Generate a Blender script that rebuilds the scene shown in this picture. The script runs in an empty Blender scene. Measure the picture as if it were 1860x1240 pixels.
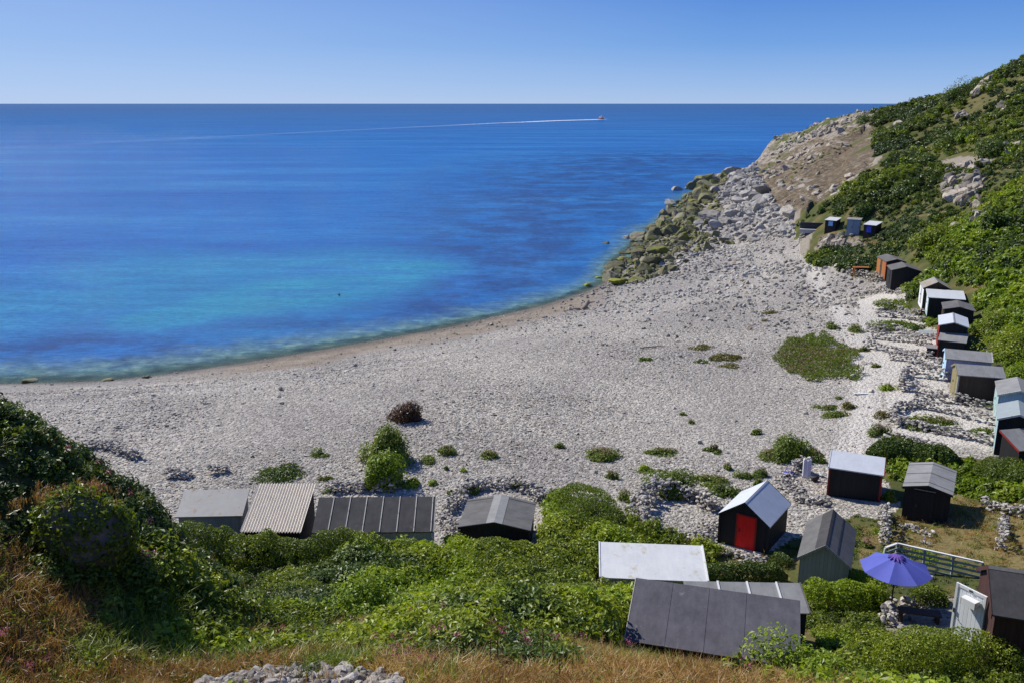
import bpy, math, random
import numpy as np
from mathutils import Vector, Matrix
rng = np.random.default_rng(7)
random.seed(7)
S = bpy.context.scene
COL = S.collection
R = math.radians

# ------------------------------------------------------------------ camera
CAM_Z, PITCH, FPX = 24.0, R(15.01), 1611.0          # eye height above the sea, tilt, focal length in photo pixels
cP, sP = math.cos(PITCH), math.sin(PITCH)
cam_d = bpy.data.cameras.new('camera'); cam = bpy.data.objects.new('camera', cam_d); COL.objects.link(cam)
cam.location = (0, 0, CAM_Z); cam.rotation_euler = (R(90) - PITCH, 0, 0)
cam_d.sensor_width = 36; cam_d.lens = 36 * FPX / 1860
cam_d.clip_start = 0.3; cam_d.clip_end = 120000
S.camera = cam

def ray(u, v):
    r = (np.asarray(u, float) - 930) / FPX; w = -(np.asarray(v, float) - 620) / FPX
    return r, cP + sP * w, -sP + cP * w
def at_z(u, v, z):
    a, b, c = ray(u, v); t = (z - CAM_Z) / c
    return float(a * t), float(b * t), float(z)
def at_d(u, v, d):
    a, b, c = ray(u, v); t = d / math.hypot(a, b)
    return float(a * t), float(b * t), float(CAM_Z + c * t)

# ------------------------------------------------------------------ noise
def _hash(ix, iy, seed):
    n = (ix.astype(np.int64) * 374761393 + iy.astype(np.int64) * 668265263 + seed * 974711) & 0x7fffffff
    n = ((n ^ (n >> 13)) * 1274126177) & 0x7fffffff
    n = (n ^ (n >> 16)) & 0xffff
    return n / 65535.0
def vnoise(x, y, seed=0):
    ix, iy = np.floor(x), np.floor(y); fx, fy = x - ix, y - iy
    fx, fy = fx * fx * (3 - 2 * fx), fy * fy * (3 - 2 * fy)
    a, b = _hash(ix, iy, seed), _hash(ix + 1, iy, seed)
    c, d = _hash(ix, iy + 1, seed), _hash(ix + 1, iy + 1, seed)
    return (a * (1 - fx) + b * fx) * (1 - fy) + (c * (1 - fx) + d * fx) * fy
def fbm(x, y, wl, octs=4, seed=0):
    s, amp, tot = 0, 1, 0
    for k in range(octs):
        s = s + amp * (vnoise(x / wl * 2 ** k + 17.3 * k, y / wl * 2 ** k + 9.1 * k, seed + k) - .5); tot += amp; amp *= .5
    return s / tot * 2

# ------------------------------------------------------------------ terrain height
SHORE = [(-150, 703), (0, 697), (200, 690), (400, 665), (600, 632), (760, 605), (900, 575), (1040, 538), (1105, 508), (1115, 475), (1180, 420), (1245, 365), (1300, 325), (1366, 305)]
# huts: name, roof kind, x, y, ground z, yaw, length, width, eave, rise
HUTS = [
('H1','m',-13.26,36.16,5.02,2.4,2.9,1.5,1.6,.6),
('H2','m',-10.04,35.09,5.05,-1.0,2.55,2.89,1.72,.9),
('H3','m',-5.88,34.88,4.92,1.1,5.1,1.85,1.68,.76),
('H4','g',-.63,36.72,4.6,83.7,2.85,3.22,1.47,.32),
('H5','m',5.38,30.70,5.18,-4.5,4.07,2.0,1.66,.43),
('H6','m',5.93,23.09,7.45,-15.6,4.88,2.22,1.48,.8),
('H6b','m',7.79,26.34,6.4,-2,3.95,1.3,1.57,.35),
('H7','g',11.0,36.84,4.9,55.3,2.87,2.38,1.4,.86),
('H8','g',12.62,32.14,5.34,66.1,3.35,1.98,1.71,.74),
('H9','g',17.46,41.78,4.9,-23.5,2.59,2.32,1.55,.5),
('H10','g',19.86,38.99,5.15,61.4,3.2,2.13,1.68,.26),
('H11','g',17.16,25.53,6.6,-19,3.4,3.1,1.95,.9),
('R1a','g',30.31,50.56,5.92,65,3.04,2.32,1.52,.42),
('R1b','g',27.52,45.56,6.01,63.1,2.68,2.07,1.7,.41),
('R1c','m',27.15,43.5,5.7,12,2.6,1.5,1.1,.6),
('R2','g',29.82,54.3,5.85,-16,2.76,2.19,1.6,.44),
('R3','g',31.37,58.71,5.86,-21.5,2.92,2.3,1.35,.42),
('R4','g',33.47,65.35,6.3,65.7,3.4,2.07,1.74,.31),
('R5','m',32.62,63.4,5.93,-30.5,1.9,1.6,1.25,.4),
('R6','g',36.64,71.1,6.18,67.9,2.72,2.36,1.69,.27),
('R7','m',38.23,76.55,6.18,-19.8,3.0,2.12,1.41,.36),
('R8','g',38.49,79.21,6.27,72.8,2.67,2.34,1.68,.62),
('R9','g',39.8,88.93,6.18,77,2.8,2.83,1.65,.42),
('R10','g',41.01,94.78,6.12,83.8,3.49,2.18,1.64,.3),
('R12','m',44.53,123.18,6.88,-40.9,1.7,1.86,1.54,.25),
('R13','m',45.88,118.94,6.98,-30.2,1.84,1.2,2.05,.15),
('R14','m',47.51,116.77,6.93,-43,1.75,2.2,1.71,.29)]
ctrl = []
for h in HUTS: ctrl.append((h[2], h[3], h[4]))
Z = lambda L: [ctrl.append(at_z(*p)) for p in L]
D = lambda L: [ctrl.append(at_d(*p)) for p in L]
Z([(u, v, 0.0) for u, v in SHORE])
Z([(u, v - 30, -1.3) for u, v in SHORE[:9]] + [(u - 25, v - 8, -1.2) for u, v in SHORE[9:]])
Z([(u, v - 110, -3.2) for u, v in SHORE[:9]] + [(u - 130, v - 40, -3) for u, v in SHORE[9:]])
Z([(0, 725, 1.5), (400, 698, 1.4), (700, 655, 1.4), (900, 612, 1.3), (1060, 565, 1.0), (1170, 525, 1.2)])
Z([(0, 765, 3.2), (300, 727, 3.1), (600, 692, 3.2), (800, 660, 3.2), (1000, 618, 2.9), (1150, 582, 2.8), (1300, 540, 2.8), (1400, 475, 2.8), (1250, 450, 1.3), (1320, 385, 1.2), (1395, 435, 3.0)])
Z([(250, 820, 3.9), (500, 830, 4.2), (700, 880, 4.6), (900, 850, 4.5), (1100, 850, 4.5), (1100, 720, 3.9), (1300, 700, 4.0), (1300, 820, 4.6), (1450, 860, 4.8), (1485, 655, 4.5), (1500, 560, 4.4), (1480, 500, 4.2), (1550, 780, 5.0), (1570, 680, 4.9), (1590, 560, 5.1), (1200, 940, 4.8), (1060, 960, 5.0), (1450, 620, 4.4)])
# hill behind the right-hand row, the headland and its skyline (pixel, distance)
D([(1399, 257, 366), (1430, 250, 376), (1470, 243, 372), (1384, 294, 357), (1440, 262, 330), (1450, 258, 405), (1500, 236, 350), (1500, 250, 400), (1540, 226, 345), (1560, 222, 365), (1560, 245, 430), (1620, 214, 355), (1620, 230, 430), (1680, 200, 330), (1680, 212, 400), (1740, 186, 320), (1800, 165, 310), (1740, 200, 400), (1860, 150, 330), (1860, 170, 420), (1450, 395, 146), (1450, 340, 190), (1450, 290, 260), (1455, 242, 335), (1500, 365, 150), (1500, 320, 185), (1500, 260, 262), (1510, 222, 325), 
   (1560, 372, 134), (1560, 340, 155), (1560, 290, 190), (1565, 213, 300), (1650, 466, 103), (1650, 400, 121), (1650, 300, 160), (1650, 201, 265), (1600, 430, 118), (1620, 250, 205),
   (1750, 500, 90), (1750, 400, 114), (1750, 300, 140), (1750, 230, 190), (1750, 174, 240), (1860, 632, 70), (1860, 550, 80), (1860, 450, 93), (1860, 350, 112), (1860, 250, 145), (1860, 172, 185), (1862, 120, 235)])
for th, d, z in [(23, 445, 0), (17, 450, -5), (12, 500, -6), (19.5, 430, 6), (36, 58, 7.6), (35, 48, 6.8), (40, 45, 8.5), (37, 100, 18), (38, 160, 27), (38, 240, 40), (38, 360, 38), (46, 60, 13), (48, 110, 26), (50, 220, 45), (60, 40, 15), (60, 90, 24), (70, 200, 48),
                 (15.0, 372, -1.5), (15.3, 395, -3), (15.9, 420, -3.5), (0, 500, -6), (-15, 480, -6), (-30, 400, -6), (-45, 300, -6), (-60, 250, -5), (8, 300, -6), (-20, 220, -5), (-40, 90, 0), (-55, 80, 0), (-40, 120, -3), (-60, 130, -4), (-70, 80, 1)]:
    ctrl.append((d * math.sin(R(th)), d * math.cos(R(th)), z))
# the slope that falls from the camera's feet to the back of the beach
ctrl += [(-14, 33.3, 5.6), (-9, 32, 5.9), (-4, 31.6, 6.0), (0, 31.5, 5.9), (3, 34, 5.2), (-8, 28, 7.2), (-3, 28, 7.3), (1, 28, 7.0), (-7, 24, 9.1), (-2, 24, 9.2), (2.2, 24.5, 8.4), (-6, 20, 11.2), (-1, 20, 11.2), (3, 20, 10.1), (7, 20, 9.0), (10, 21, 8.0), (14, 21.5, 7.4),
         (-6, 16.5, 13.1), (-2, 16, 13.3), (2, 16, 12.8), (6, 16, 12.2), (10, 17, 11.0), (-8, 12.5, 14.9), (-4, 13, 14.9), (0, 12.8, 14.7), (4, 13, 14.4), (9, 13, 13.6), (14, 16, 11.0),
         (-8, 8, 17.0), (0, 8, 17.3), (8, 8, 16.6), (-12, 14, 14.6), (-18, 14, 15.5), (20, 18, 11), (24, 26, 8), (20, 31, 6.4), (15.2, 31.5, 5.7), (14, 29, 6.0), (22.5, 36, 5.8), (25.5, 39, 5.9), (9.3, 33.5, 5.0), (13, 25, 6.9)]
ctrl += [(4.2 * math.sin(R(a)), 4.2 * math.cos(R(a)), 19.6) for a in range(-72, 73, 18)] + [(9 * math.sin(R(a)), 9 * math.cos(R(a)), 16.6) for a in (-70, -55, 45, 60, 72)]
# ivy bank on the left
for u, v, d in [(-120, 745, 25), (0, 806, 24.5), (110, 868, 24), (205, 902, 23.5), (290, 940, 23), (335, 996, 23)]: ctrl.append(at_d(u, v, d))
for u, v, d in [(40, 1000, 18.5), (150, 1010, 18.5), (260, 1035, 18.5), (340, 1060, 19), (-100, 960, 18)]: ctrl.append(at_d(u, v, d))
for u, d, z in [(-120, 30.5, 5.2), (0, 29.5, 5.2), (120, 29, 5.2), (220, 28.5, 5.2), (310, 28.3, 5.3), (-60, 36, 4.3), (120, 35, 4.4)]:
    a, b, c = ray(u, 800); t = d / math.hypot(a, b); ctrl.append((float(a * t), float(b * t), z))

C = np.array(ctrl)
def _feat(x, y):
    return np.stack([np.arctan2(x, y) * 1.3, np.log(np.maximum(np.hypot(x, y), 2.0))], -1)
_P = _feat(C[:, 0], C[:, 1]); _n = len(C)
def _k(A, B):
    r2 = ((A[:, None, :] - B[None]) ** 2).sum(-1)
    return .5 * r2 * np.log(r2 + 1e-9)
_A = np.zeros((_n + 3, _n + 3)); _A[:_n, :_n] = _k(_P, _P) + np.eye(_n) * 2e-5
_A[:_n, _n] = 1; _A[:_n, _n + 1:] = _P; _A[_n, :_n] = 1; _A[_n + 1:, :_n] = _P.T
_w = np.linalg.solve(_A, np.r_[C[:, 2], 0, 0, 0])
def base_h(x, y):
    x, y = np.asarray(x, float).ravel(), np.asarray(y, float).ravel(); out = np.empty(len(x))
    for i in range(0, len(x), 30000):
        q = _feat(x[i:i + 30000], y[i:i + 30000])
        out[i:i + 30000] = _k(q, _P) @ _w[:_n] + _w[_n] + q @ _w[_n + 1:]
    return out
def march(u, v, hf, lo=6, hi=520, n=900):
    ds = np.exp(np.linspace(math.log(lo), math.log(hi), n))
    a, b, c = ray(u, v); a, b, c = np.atleast_1d(a), np.atleast_1d(b), np.atleast_1d(c)
    t = ds[None] / np.hypot(a, b)[:, None]
    X, Y, Zr = a[:, None] * t, b[:, None] * t, CAM_Z + c[:, None] * t
    Hh = hf(X, Y).reshape(X.shape)
    below = Zr < Hh
    k = np.where(below.any(1), below.argmax(1), n - 1)
    k = np.maximum(k, 1); i = np.arange(len(k))
    e0 = (Zr - Hh)[i, k - 1]; e1 = (Zr - Hh)[i, k]
    fr = np.clip(e0 / (e0 - e1 + 1e-9), 0, 1)
    x = X[i, k - 1] * (1 - fr) + X[i, k] * fr; y = Y[i, k - 1] * (1 - fr) + Y[i, k] * fr
    return np.stack([x, y], -1)
def wpoly(px):
    px = np.array(px, float); out = []
    for i in range(len(px)):                            # subdivide the edges so that they follow the ground
        a, b = px[i], px[(i + 1) % len(px)]
        m = max(1, int(np.hypot(*(b - a)) / 40))
        for j in range(m): out.append(a + (b - a) * j / m)
    out = np.array(out)
    return march(out[:, 0], out[:, 1], base_h)
def inside(x, y, poly):
    x, y = np.asarray(x), np.asarray(y); r = np.zeros(x.shape, bool)
    for (x0, y0), (x1, y1) in zip(poly, np.roll(poly, -1, 0)):
        c = (y0 > y) != (y1 > y)
        with np.errstate(divide='ignore', invalid='ignore'):
            r ^= c & (x < (x1 - x0) * (y - y0) / (y1 - y0 + 1e-12) + x0)
    return r

# regions of the ground, as outlines in plan
g_edge = [(1452, 408), (1449, 440), (1460, 472), (1492, 488), (1545, 484), (1600, 515), (1655, 548), (1690, 590), (1700, 650), (1722, 690), (1742, 728), (1812, 762), (1815, 826), (1700, 832), (1565, 815), (1555, 835), (1612, 870), (1625, 920), (1600, 950), (1560, 935), (1500, 960), (1440, 985), (1380, 1012), (1285, 1005), (1150, 985), (1128, 940), (1085, 908), (1000, 900), (990, 958)]
G1 = wpoly(g_edge)
n_keep = len(G1) - int(np.hypot(1452 - 990, 408 - 958) / 40)
GREEN = np.vstack([G1[:n_keep], [(1.2, 35.2), (-2.3, 35.0), (-9, 33.6), (-15, 34.2), (-17, 31), (-22, 31), (-40, 33), (-60, 10), (-30, -5), (60, -5), (250, 60), (300, 300), (230, 480), (160, 470)],
                   wpoly([(1590, 200), (1600, 250), (1560, 290)])[:1], march(np.array([1586, 1505, 1441.]), np.array([297, 362, 407.]), base_h)])
CLIFF = np.vstack([march(np.array([1360, 1372, 1383, 1398.]), np.array([309, 303, 290, 262.]), base_h), [(118, 420), (175, 430)],
                   march(np.array([1563, 1552, 1517, 1523, 1586, 1581, 1505, 1441, 1420, 1388, 1374.]), np.array([218, 254, 289, 303, 295, 305, 362, 406, 400, 352, 318.]), base_h)])
BOULD = wpoly([(1095, 512), (1112, 478), (1175, 420), (1240, 368), (1290, 325), (1372, 305), (1390, 352), (1425, 402), (1445, 415), (1440, 440), (1380, 436), (1300, 446), (1262, 470), (1205, 500), (1150, 518)])
def green_w(x, y):
    w = .9 + .006 * np.hypot(x, y)
    return inside(x + fbm(x, y, 5, 3, 3) * w, y + fbm(x, y, 5, 3, 4) * w * 1.5, GREEN)
def cliff_w(x, y):
    return inside(x + fbm(x, y, 9, 3, 5) * 3, y + fbm(x, y, 9, 3, 6) * 6, CLIFF)
def height(x, y):
    x, y = np.asarray(x, float).ravel(), np.asarray(y, float).ravel()
    b = base_h(x, y); d = np.hypot(x, y); g = inside(x, y, GREEN); c = cliff_w(x, y)
    far = np.clip((d - 60) / 120, 0, 1)
    hut = np.min([np.hypot(x - h[2], y - h[3]) for h in HUTS], 0); soft = np.clip((hut - 1.5) / 4, 0, 1)
    n = np.where(g, fbm(x, y, 7, 3, 11) * .35 * soft + far * (fbm(x, y, 26, 4, 12) * 1.3), fbm(x, y, 6, 3, 13) * .12 * soft * np.clip(b + .3, .2, 1) + np.where(np.abs(x) < 60, .22 * np.exp(-((b - 3.15) / .3) ** 2) + .12 * np.exp(-((b - 2.1) / .18) ** 2) + .08 * np.exp(-((b - 1.35) / .12) ** 2), 0))
    ridge = np.abs(fbm(x + .4 * y, y, 22, 4, 14))
    n = np.where(c, (fbm(x, y, 14, 5, 15) * 2.0 + (.25 - ridge) * 3.4) * np.clip((390 - d) / 60, .25, 1), n)
    return b + n
def ground(u, v):
    p = march(np.atleast_1d(np.asarray(u, float)), np.atleast_1d(np.asarray(v, float)), height)
    return np.c_[p, height(p[:, 0], p[:, 1])]
def gz(x, y): return float(height([x], [y])[0])

# ------------------------------------------------------------------ mesh helpers
def mk(name, V, F, mat=None, parent=None, smooth=False, link=True):
    me = bpy.data.meshes.new(name); V = np.asarray(V, np.float32).reshape(-1, 3)
    me.vertices.add(len(V)); me.vertices.foreach_set('co', V.ravel())
    if len(F):
        if isinstance(F, np.ndarray):
            n, k = F.shape; idx = F.ravel(); st = np.arange(n) * k
        else:
            n = len(F); idx = np.concatenate([np.asarray(f) for f in F]); L = np.array([len(f) for f in F]); st = np.r_[0, np.cumsum(L)[:-1]]
        me.loops.add(len(idx)); me.loops.foreach_set('vertex_index', idx.astype(np.int32))
        me.polygons.add(n); me.polygons.foreach_set('loop_start', st.astype(np.int32))
        me.polygons.foreach_set('use_smooth', np.full(n, smooth))
    me.update(calc_edges=True); me.validate()
    for m in (mat if isinstance(mat, (list, tuple)) else [mat]):
        if m: me.materials.append(m)
    o = bpy.data.objects.new(name, me)
    if link: COL.objects.link(o)
    if parent: o.parent = parent
    return o
def tag(o, label=None, cat=None, group=None, kind=None):
    if label: o['label'] = label
    if cat: o['category'] = cat
    if group: o['group'] = group
    if kind: o['kind'] = kind
    return o
def empty(name, loc, rz=0, label=None, cat=None, group=None):
    o = bpy.data.objects.new(name, None); COL.objects.link(o); o.empty_display_size = .3
    o.location = loc; o.rotation_euler = (0, 0, rz)
    return tag(o, label, cat, group)
class MB:
    def __init__(s): s.V = []; s.F = []
    def add(s, V, F):
        b = len(s.V); s.V += [tuple(v) for v in V]; s.F += [tuple(b + i for i in f) for f in F]; return s
    def hexa(s, p):   # 8 points: bottom ring 0-3, top ring 4-7
        return s.add(p, [(0, 3, 2, 1), (4, 5, 6, 7), (0, 1, 5, 4), (1, 2, 6, 5), (2, 3, 7, 6), (3, 0, 4, 7)])
    def box(s, x0, x1, y0, y1, z0, z1):
        return s.hexa([(x0, y0, z0), (x1, y0, z0), (x1, y1, z0), (x0, y1, z0), (x0, y0, z1), (x1, y0, z1), (x1, y1, z1), (x0, y1, z1)])
    def slab(s, q, t):   # a sloping four-cornered sheet of thickness t (top corners given)
        q = [Vector(p) for p in q]; n = (q[1] - q[0]).cross(q[3] - q[0]).normalized() * t
        return s.hexa([p - n for p in q] + q)
    def tube(s, pts, r, k=8):
        pts = [Vector(p) for p in pts]; rr = r if isinstance(r, (list, tuple)) else [r] * len(pts); b = len(s.V)
        for i, p in enumerate(pts):
            t = (pts[min(i + 1, len(pts) - 1)] - pts[max(i - 1, 0)]).normalized()
            a = t.cross(Vector((0, 0, 1)) if abs(t.z) < .95 else Vector((1, 0, 0))).normalized(); c = t.cross(a)
            for j in range(k):
                w = 2 * math.pi * j / k; s.V.append(tuple(p + (a * math.cos(w) + c * math.sin(w)) * rr[i]))
        for i in range(len(pts) - 1):
            for j in range(k):
                s.F.append((b + i * k + j, b + i * k + (j + 1) % k, b + (i + 1) * k + (j + 1) % k, b + (i + 1) * k + j))
        s.F.append(tuple(b + j for j in range(k))[::-1]); s.F.append(tuple(b + (len(pts) - 1) * k + j for j in range(k)))
        return s
    def build(s, name, mat, parent=None, smooth=False): return mk(name, s.V, s.F, mat, parent, smooth)

# ------------------------------------------------------------------ materials
def new_mat(name):
    m = bpy.data.materials.new(name); m.use_nodes = True; nt = m.node_tree; nt.nodes.clear()
    out = nt.nodes.new('ShaderNodeOutputMaterial'); b = nt.nodes.new('ShaderNodeBsdfPrincipled')
    nt.links.new(b.outputs[0], out.inputs[0]); return m, nt, b, out
def N(nt, t, ins=None, **kw):
    n = nt.nodes.new('ShaderNode' + t)
    for k, v in kw.items(): setattr(n, k, v)
    for k, v in (ins or {}).items():
        if isinstance(v, bpy.types.NodeSocket): nt.links.new(v, n.inputs[k])
        else: n.inputs[k].default_value = v
    return n
def ramp(nt, fac, stops, interp='LINEAR'):
    n = nt.nodes.new('ShaderNodeValToRGB'); cr = n.color_ramp; cr.interpolation = interp
    while len(cr.elements) < len(stops): cr.elements.new(.5)
    for e, (p, c) in zip(cr.elements, stops): e.position = p; e.color = (*c[:3], 1)
    nt.links.new(fac, n.inputs[0]); return n.outputs[0]
def mixc(nt, fac, a, b, mode='MIX'):
    n = nt.nodes.new('ShaderNodeMix'); n.data_type = 'RGBA'; n.blend_type = mode
    for i, v in ((0, fac), (6, a), (7, b)):
        if isinstance(v, bpy.types.NodeSocket): nt.links.new(v, n.inputs[i])
        else: n.inputs[i].default_value = v if i == 0 else (*v[:3], 1)
    return n.outputs[2]
def math_(nt, op, a, b=0.5, c=0.0, clamp=False):
    n = nt.nodes.new('ShaderNodeMath'); n.operation = op; n.use_clamp = clamp
    for i, v in enumerate((a, b, c)):
        if isinstance(v, bpy.types.NodeSocket): nt.links.new(v, n.inputs[i])
        else: n.inputs[i].default_value = v
    return n.outputs[0]
def maprange(nt, v, a, b, c=0, d=1):
    return N(nt, 'MapRange', {0: v, 1: a, 2: b, 3: c, 4: d}).outputs[0]
def noise(nt, vec, scale, detail=4, rough=.55, **kw):
    return N(nt, 'TexNoise', {'Vector': vec, 'Scale': scale, 'Detail': detail, 'Roughness': rough}, **kw).outputs[0]
def bump(nt, h, b, strength=.5, dist=.02):
    n = N(nt, 'Bump', {'Height': h, 'Strength': strength, 'Distance': dist}); nt.links.new(n.outputs[0], b.inputs['Normal']); return n
def attr(nt, name, inst=False):
    n = nt.nodes.new('ShaderNodeAttribute'); n.attribute_name = name; n.attribute_type = 'INSTANCER' if inst else 'GEOMETRY'; return n.outputs['Fac']
def geo(nt, o): return N(nt, 'NewGeometry').outputs[o]
def objc(nt): return N(nt, 'TexCoord').outputs['Object']

def stone_mat(name, stops, src, rough=.85, nscale=6, algae=None, sort=False):
    """stone: each stone gets its own tone (random per object, instance or loose piece), plus mottling"""
    m, nt, b, o = new_mat(name)
    rnd = N(nt, 'ObjectInfo').outputs['Random'] if src == 'object' else geo(nt, 'Random Per Island')
    col = ramp(nt, rnd, stops)
    pos = geo(nt, 'Position')
    n1 = noise(nt, pos, nscale, 5, .65)
    col = mixc(nt, 1.0, col, ramp(nt, n1, [(.3, (.62, .6, .57)), (.6, (1, 1, 1)), (.75, (1.08, 1.05, .98))]), 'MULTIPLY')
    if algae:
        f = maprange(nt, noise(nt, pos, algae[1], 4, .6), algae[2], algae[2] + .12)
        col = mixc(nt, f, col, algae[0])
    if sort: col = mixc(nt, 1.0, col, ramp(nt, noise(nt, N(nt, 'Mapping', {'Vector': pos, 'Rotation': (0, 0, -.5), 'Scale': (.04, .11, .5)}).outputs[0], 1.0, 5, .6), [(.34, (.74, .73, .73)), (.5, (1, .99, .97)), (.64, (1.22, 1.21, 1.19))]), 'MULTIPLY'); col = mixc(nt, 1.0, col, ramp(nt, maprange(nt, math_(nt, 'ADD', N(nt, 'SeparateXYZ', {0: pos}).outputs[2], noise(nt, pos, .12, 3)), 1.0, 6.0), [(.1, (.86, .85, .86)), (.32, (1.10, 1.10, 1.12)), (.5, (1.14, 1.13, 1.12)), (.62, (.92, .91, .90)), (.85, (1.02, 1.0, .97))]), 'MULTIPLY')
    nt.links.new(col, b.inputs['Base Color']); b.inputs['Roughness'].default_value = rough; b.inputs['Specular IOR Level'].default_value = .25
    bump(nt, n1, b, .5, .05)
    return m
GREYS = [(0, (.29, .277, .248)), (.3, (.385, .368, .328)), (.6, (.45, .43, .384)), (.85, (.525, .505, .455)), (1, (.41, .34, .26))]
M_PEB = stone_mat('pebble_stone', GREYS, 'object', sort=True)
M_WALL = stone_mat('wall_stone', [(0, (.18, .165, .15)), (.35, (.31, .29, .265)), (.7, (.45, .42, .385)), (1, (.58, .54, .48))], 'island', nscale=9)
M_BLD = stone_mat('boulder_stone', [(0, (.25, .235, .21)), (.5, (.37, .35, .315)), (1, (.47, .44, .40))], 'object', nscale=1.5)
M_ALG = stone_mat('weedy_boulder_stone', [(0, (.11, .105, .06)), (.5, (.19, .18, .10)), (1, (.27, .245, .17))], 'object', nscale=1.5, algae=((.165, .17, .03), .45, .50))
M_RUB = stone_mat('rubble_stone', [(0, (.16, .14, .12)), (.6, (.33, .30, .26)), (1, (.50, .465, .42))], 'object', nscale=14)
M_DKROCK = stone_mat('dark_rock', [(0, (.16, .15, .135)), (1, (.24, .225, .20))], 'object', nscale=3)
M_YEL = stone_mat('yellow_weed', [(0, (.26, .28, .03)), (1, (.33, .34, .05))], 'object', nscale=4)
M_OUT = stone_mat('outcrop_stone', [(0, (.24, .205, .165)), (1, (.45, .395, .325))], 'island', nscale=1.3, algae=((.11, .12, .05), .5, .58))

def leaf_mat(name, stops, trans=.36, rough=.44, tint=True):
    m, nt, b, o = new_mat(name)
    isl = geo(nt, 'Random Per Island'); rnd = N(nt, 'ObjectInfo').outputs['Random']
    pos = geo(nt, 'Position')
    t = math_(nt, 'MULTIPLY_ADD', isl, .45, math_(nt, 'MULTIPLY_ADD', rnd, .3, math_(nt, 'MULTIPLY', noise(nt, pos, .35, 3), .5)))
    if tint: t = math_(nt, 'ADD', t, attr(nt, 'tint', True))
    col = ramp(nt, math_(nt, 'MULTIPLY', t, .8), stops)
    nt.links.new(col, b.inputs['Base Color']); b.inputs['Roughness'].default_value = rough; b.inputs['Specular IOR Level'].default_value = .38
    tr = N(nt, 'BsdfTranslucent', {'Color': mixc(nt, 1.0, col, (1.25, 1.25, .6), 'MULTIPLY')})
    mx = N(nt, 'MixShader', {0: trans, 1: b.outputs[0], 2: tr.outputs[0]}); nt.links.new(mx.outputs[0], o.inputs[0])
    return m
M_SCRUB = leaf_mat('scrub_leaf', [(0, (.036, .052, .012)), (.3, (.095, .135, .016)), (.5, (.165, .215, .018)), (.7, (.27, .325, .024)), (1, (.42, .45, .05))])
M_DARK = leaf_mat('dark_leaf', [(0, (.026, .048, .010)), (.4, (.062, .100, .014)), (.7, (.105, .155, .02)), (1, (.17, .23, .03))], .25)
M_LIME = leaf_mat('lime_leaf', [(0, (.08, .12, .012)), (.35, (.17, .25, .018)), (.65, (.27, .35, .022)), (1, (.38, .44, .04))], .38)
M_PLANT = leaf_mat('beach_plant_leaf', [(0, (.055, .085, .014)), (.4, (.12, .175, .020)), (.75, (.19, .235, .028)), (1, (.28, .28, .05))])
M_PINK = leaf_mat('pink_flower_head', [(0, (.16, .10, .07)), (.5, (.25, .13, .10)), (1, (.36, .18, .17))], .3)
M_PURP = leaf_mat('magenta_flower', [(0, (.32, .06, .13)), (1, (.5, .14, .26))], .3)
M_DRY = leaf_mat('dry_grass_blade', [(0, (.13, .065, .022)), (.35, (.28, .145, .042)), (.65, (.42, .24, .075)), (1, (.56, .42, .19))], .3)
M_OLIVE = leaf_mat('olive_plant_leaf', [(0, (.09, .085, .02)), (.5, (.15, .14, .03)), (1, (.22, .20, .05))], .3)
M_BROWN = leaf_mat('dead_twig', [(0, (.05, .024, .014)), (.5, (.12, .060, .03)), (1, (.20, .12, .06))], .15)
M_BARK, _nt, _b, _o = new_mat('bark'); _b.inputs['Base Color'].default_value = (.075, .055, .04, 1); _b.inputs['Roughness'].default_value = .9
bump(_nt, noise(_nt, objc(_nt), 30, 4), _b, .6, .02)

def wood_mat(name, c1, c2, board=7.0, axis='XY', rough=.75):
    """painted or bare boards: vertical board lines, streaks and wear"""
    m, nt, b, o = new_mat(name); p = objc(nt)
    sx = N(nt, 'SeparateXYZ', {0: p})
    along = math_(nt, 'ADD', sx.outputs[0], sx.outputs[1])
    bd = math_(nt, 'FRACT', math_(nt, 'MULTIPLY', along, board))
    idb = math_(nt, 'FLOOR', math_(nt, 'MULTIPLY', along, board))
    gap = maprange(nt, math_(nt, 'ABSOLUTE', math_(nt, 'SUBTRACT', bd, .5)), .44, .49)
    wn = N(nt, 'TexWhiteNoise', {'W': idb}, noise_dimensions='1D').outputs[0]
    st = noise(nt, N(nt, 'Mapping', {'Vector': p, 'Scale': (14, 14, 1.6)}).outputs[0], 2.5, 5, .6)
    f = math_(nt, 'ADD', math_(nt, 'MULTIPLY', wn, .45), math_(nt, 'MULTIPLY', st, .6))
    col = mixc(nt, f, c1, c2)
    col = mixc(nt, math_(nt, 'MULTIPLY', gap, .5), col, tuple(x * .35 for x in c1))
    nt.links.new(col, b.inputs['Base Color']); b.inputs['Roughness'].default_value = rough; b.inputs['Specular IOR Level'].default_value = .3
    h = math_(nt, 'SUBTRACT', math_(nt, 'MULTIPLY', st, .2), gap); bump(nt, h, b, .6, .012)
    return m
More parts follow.
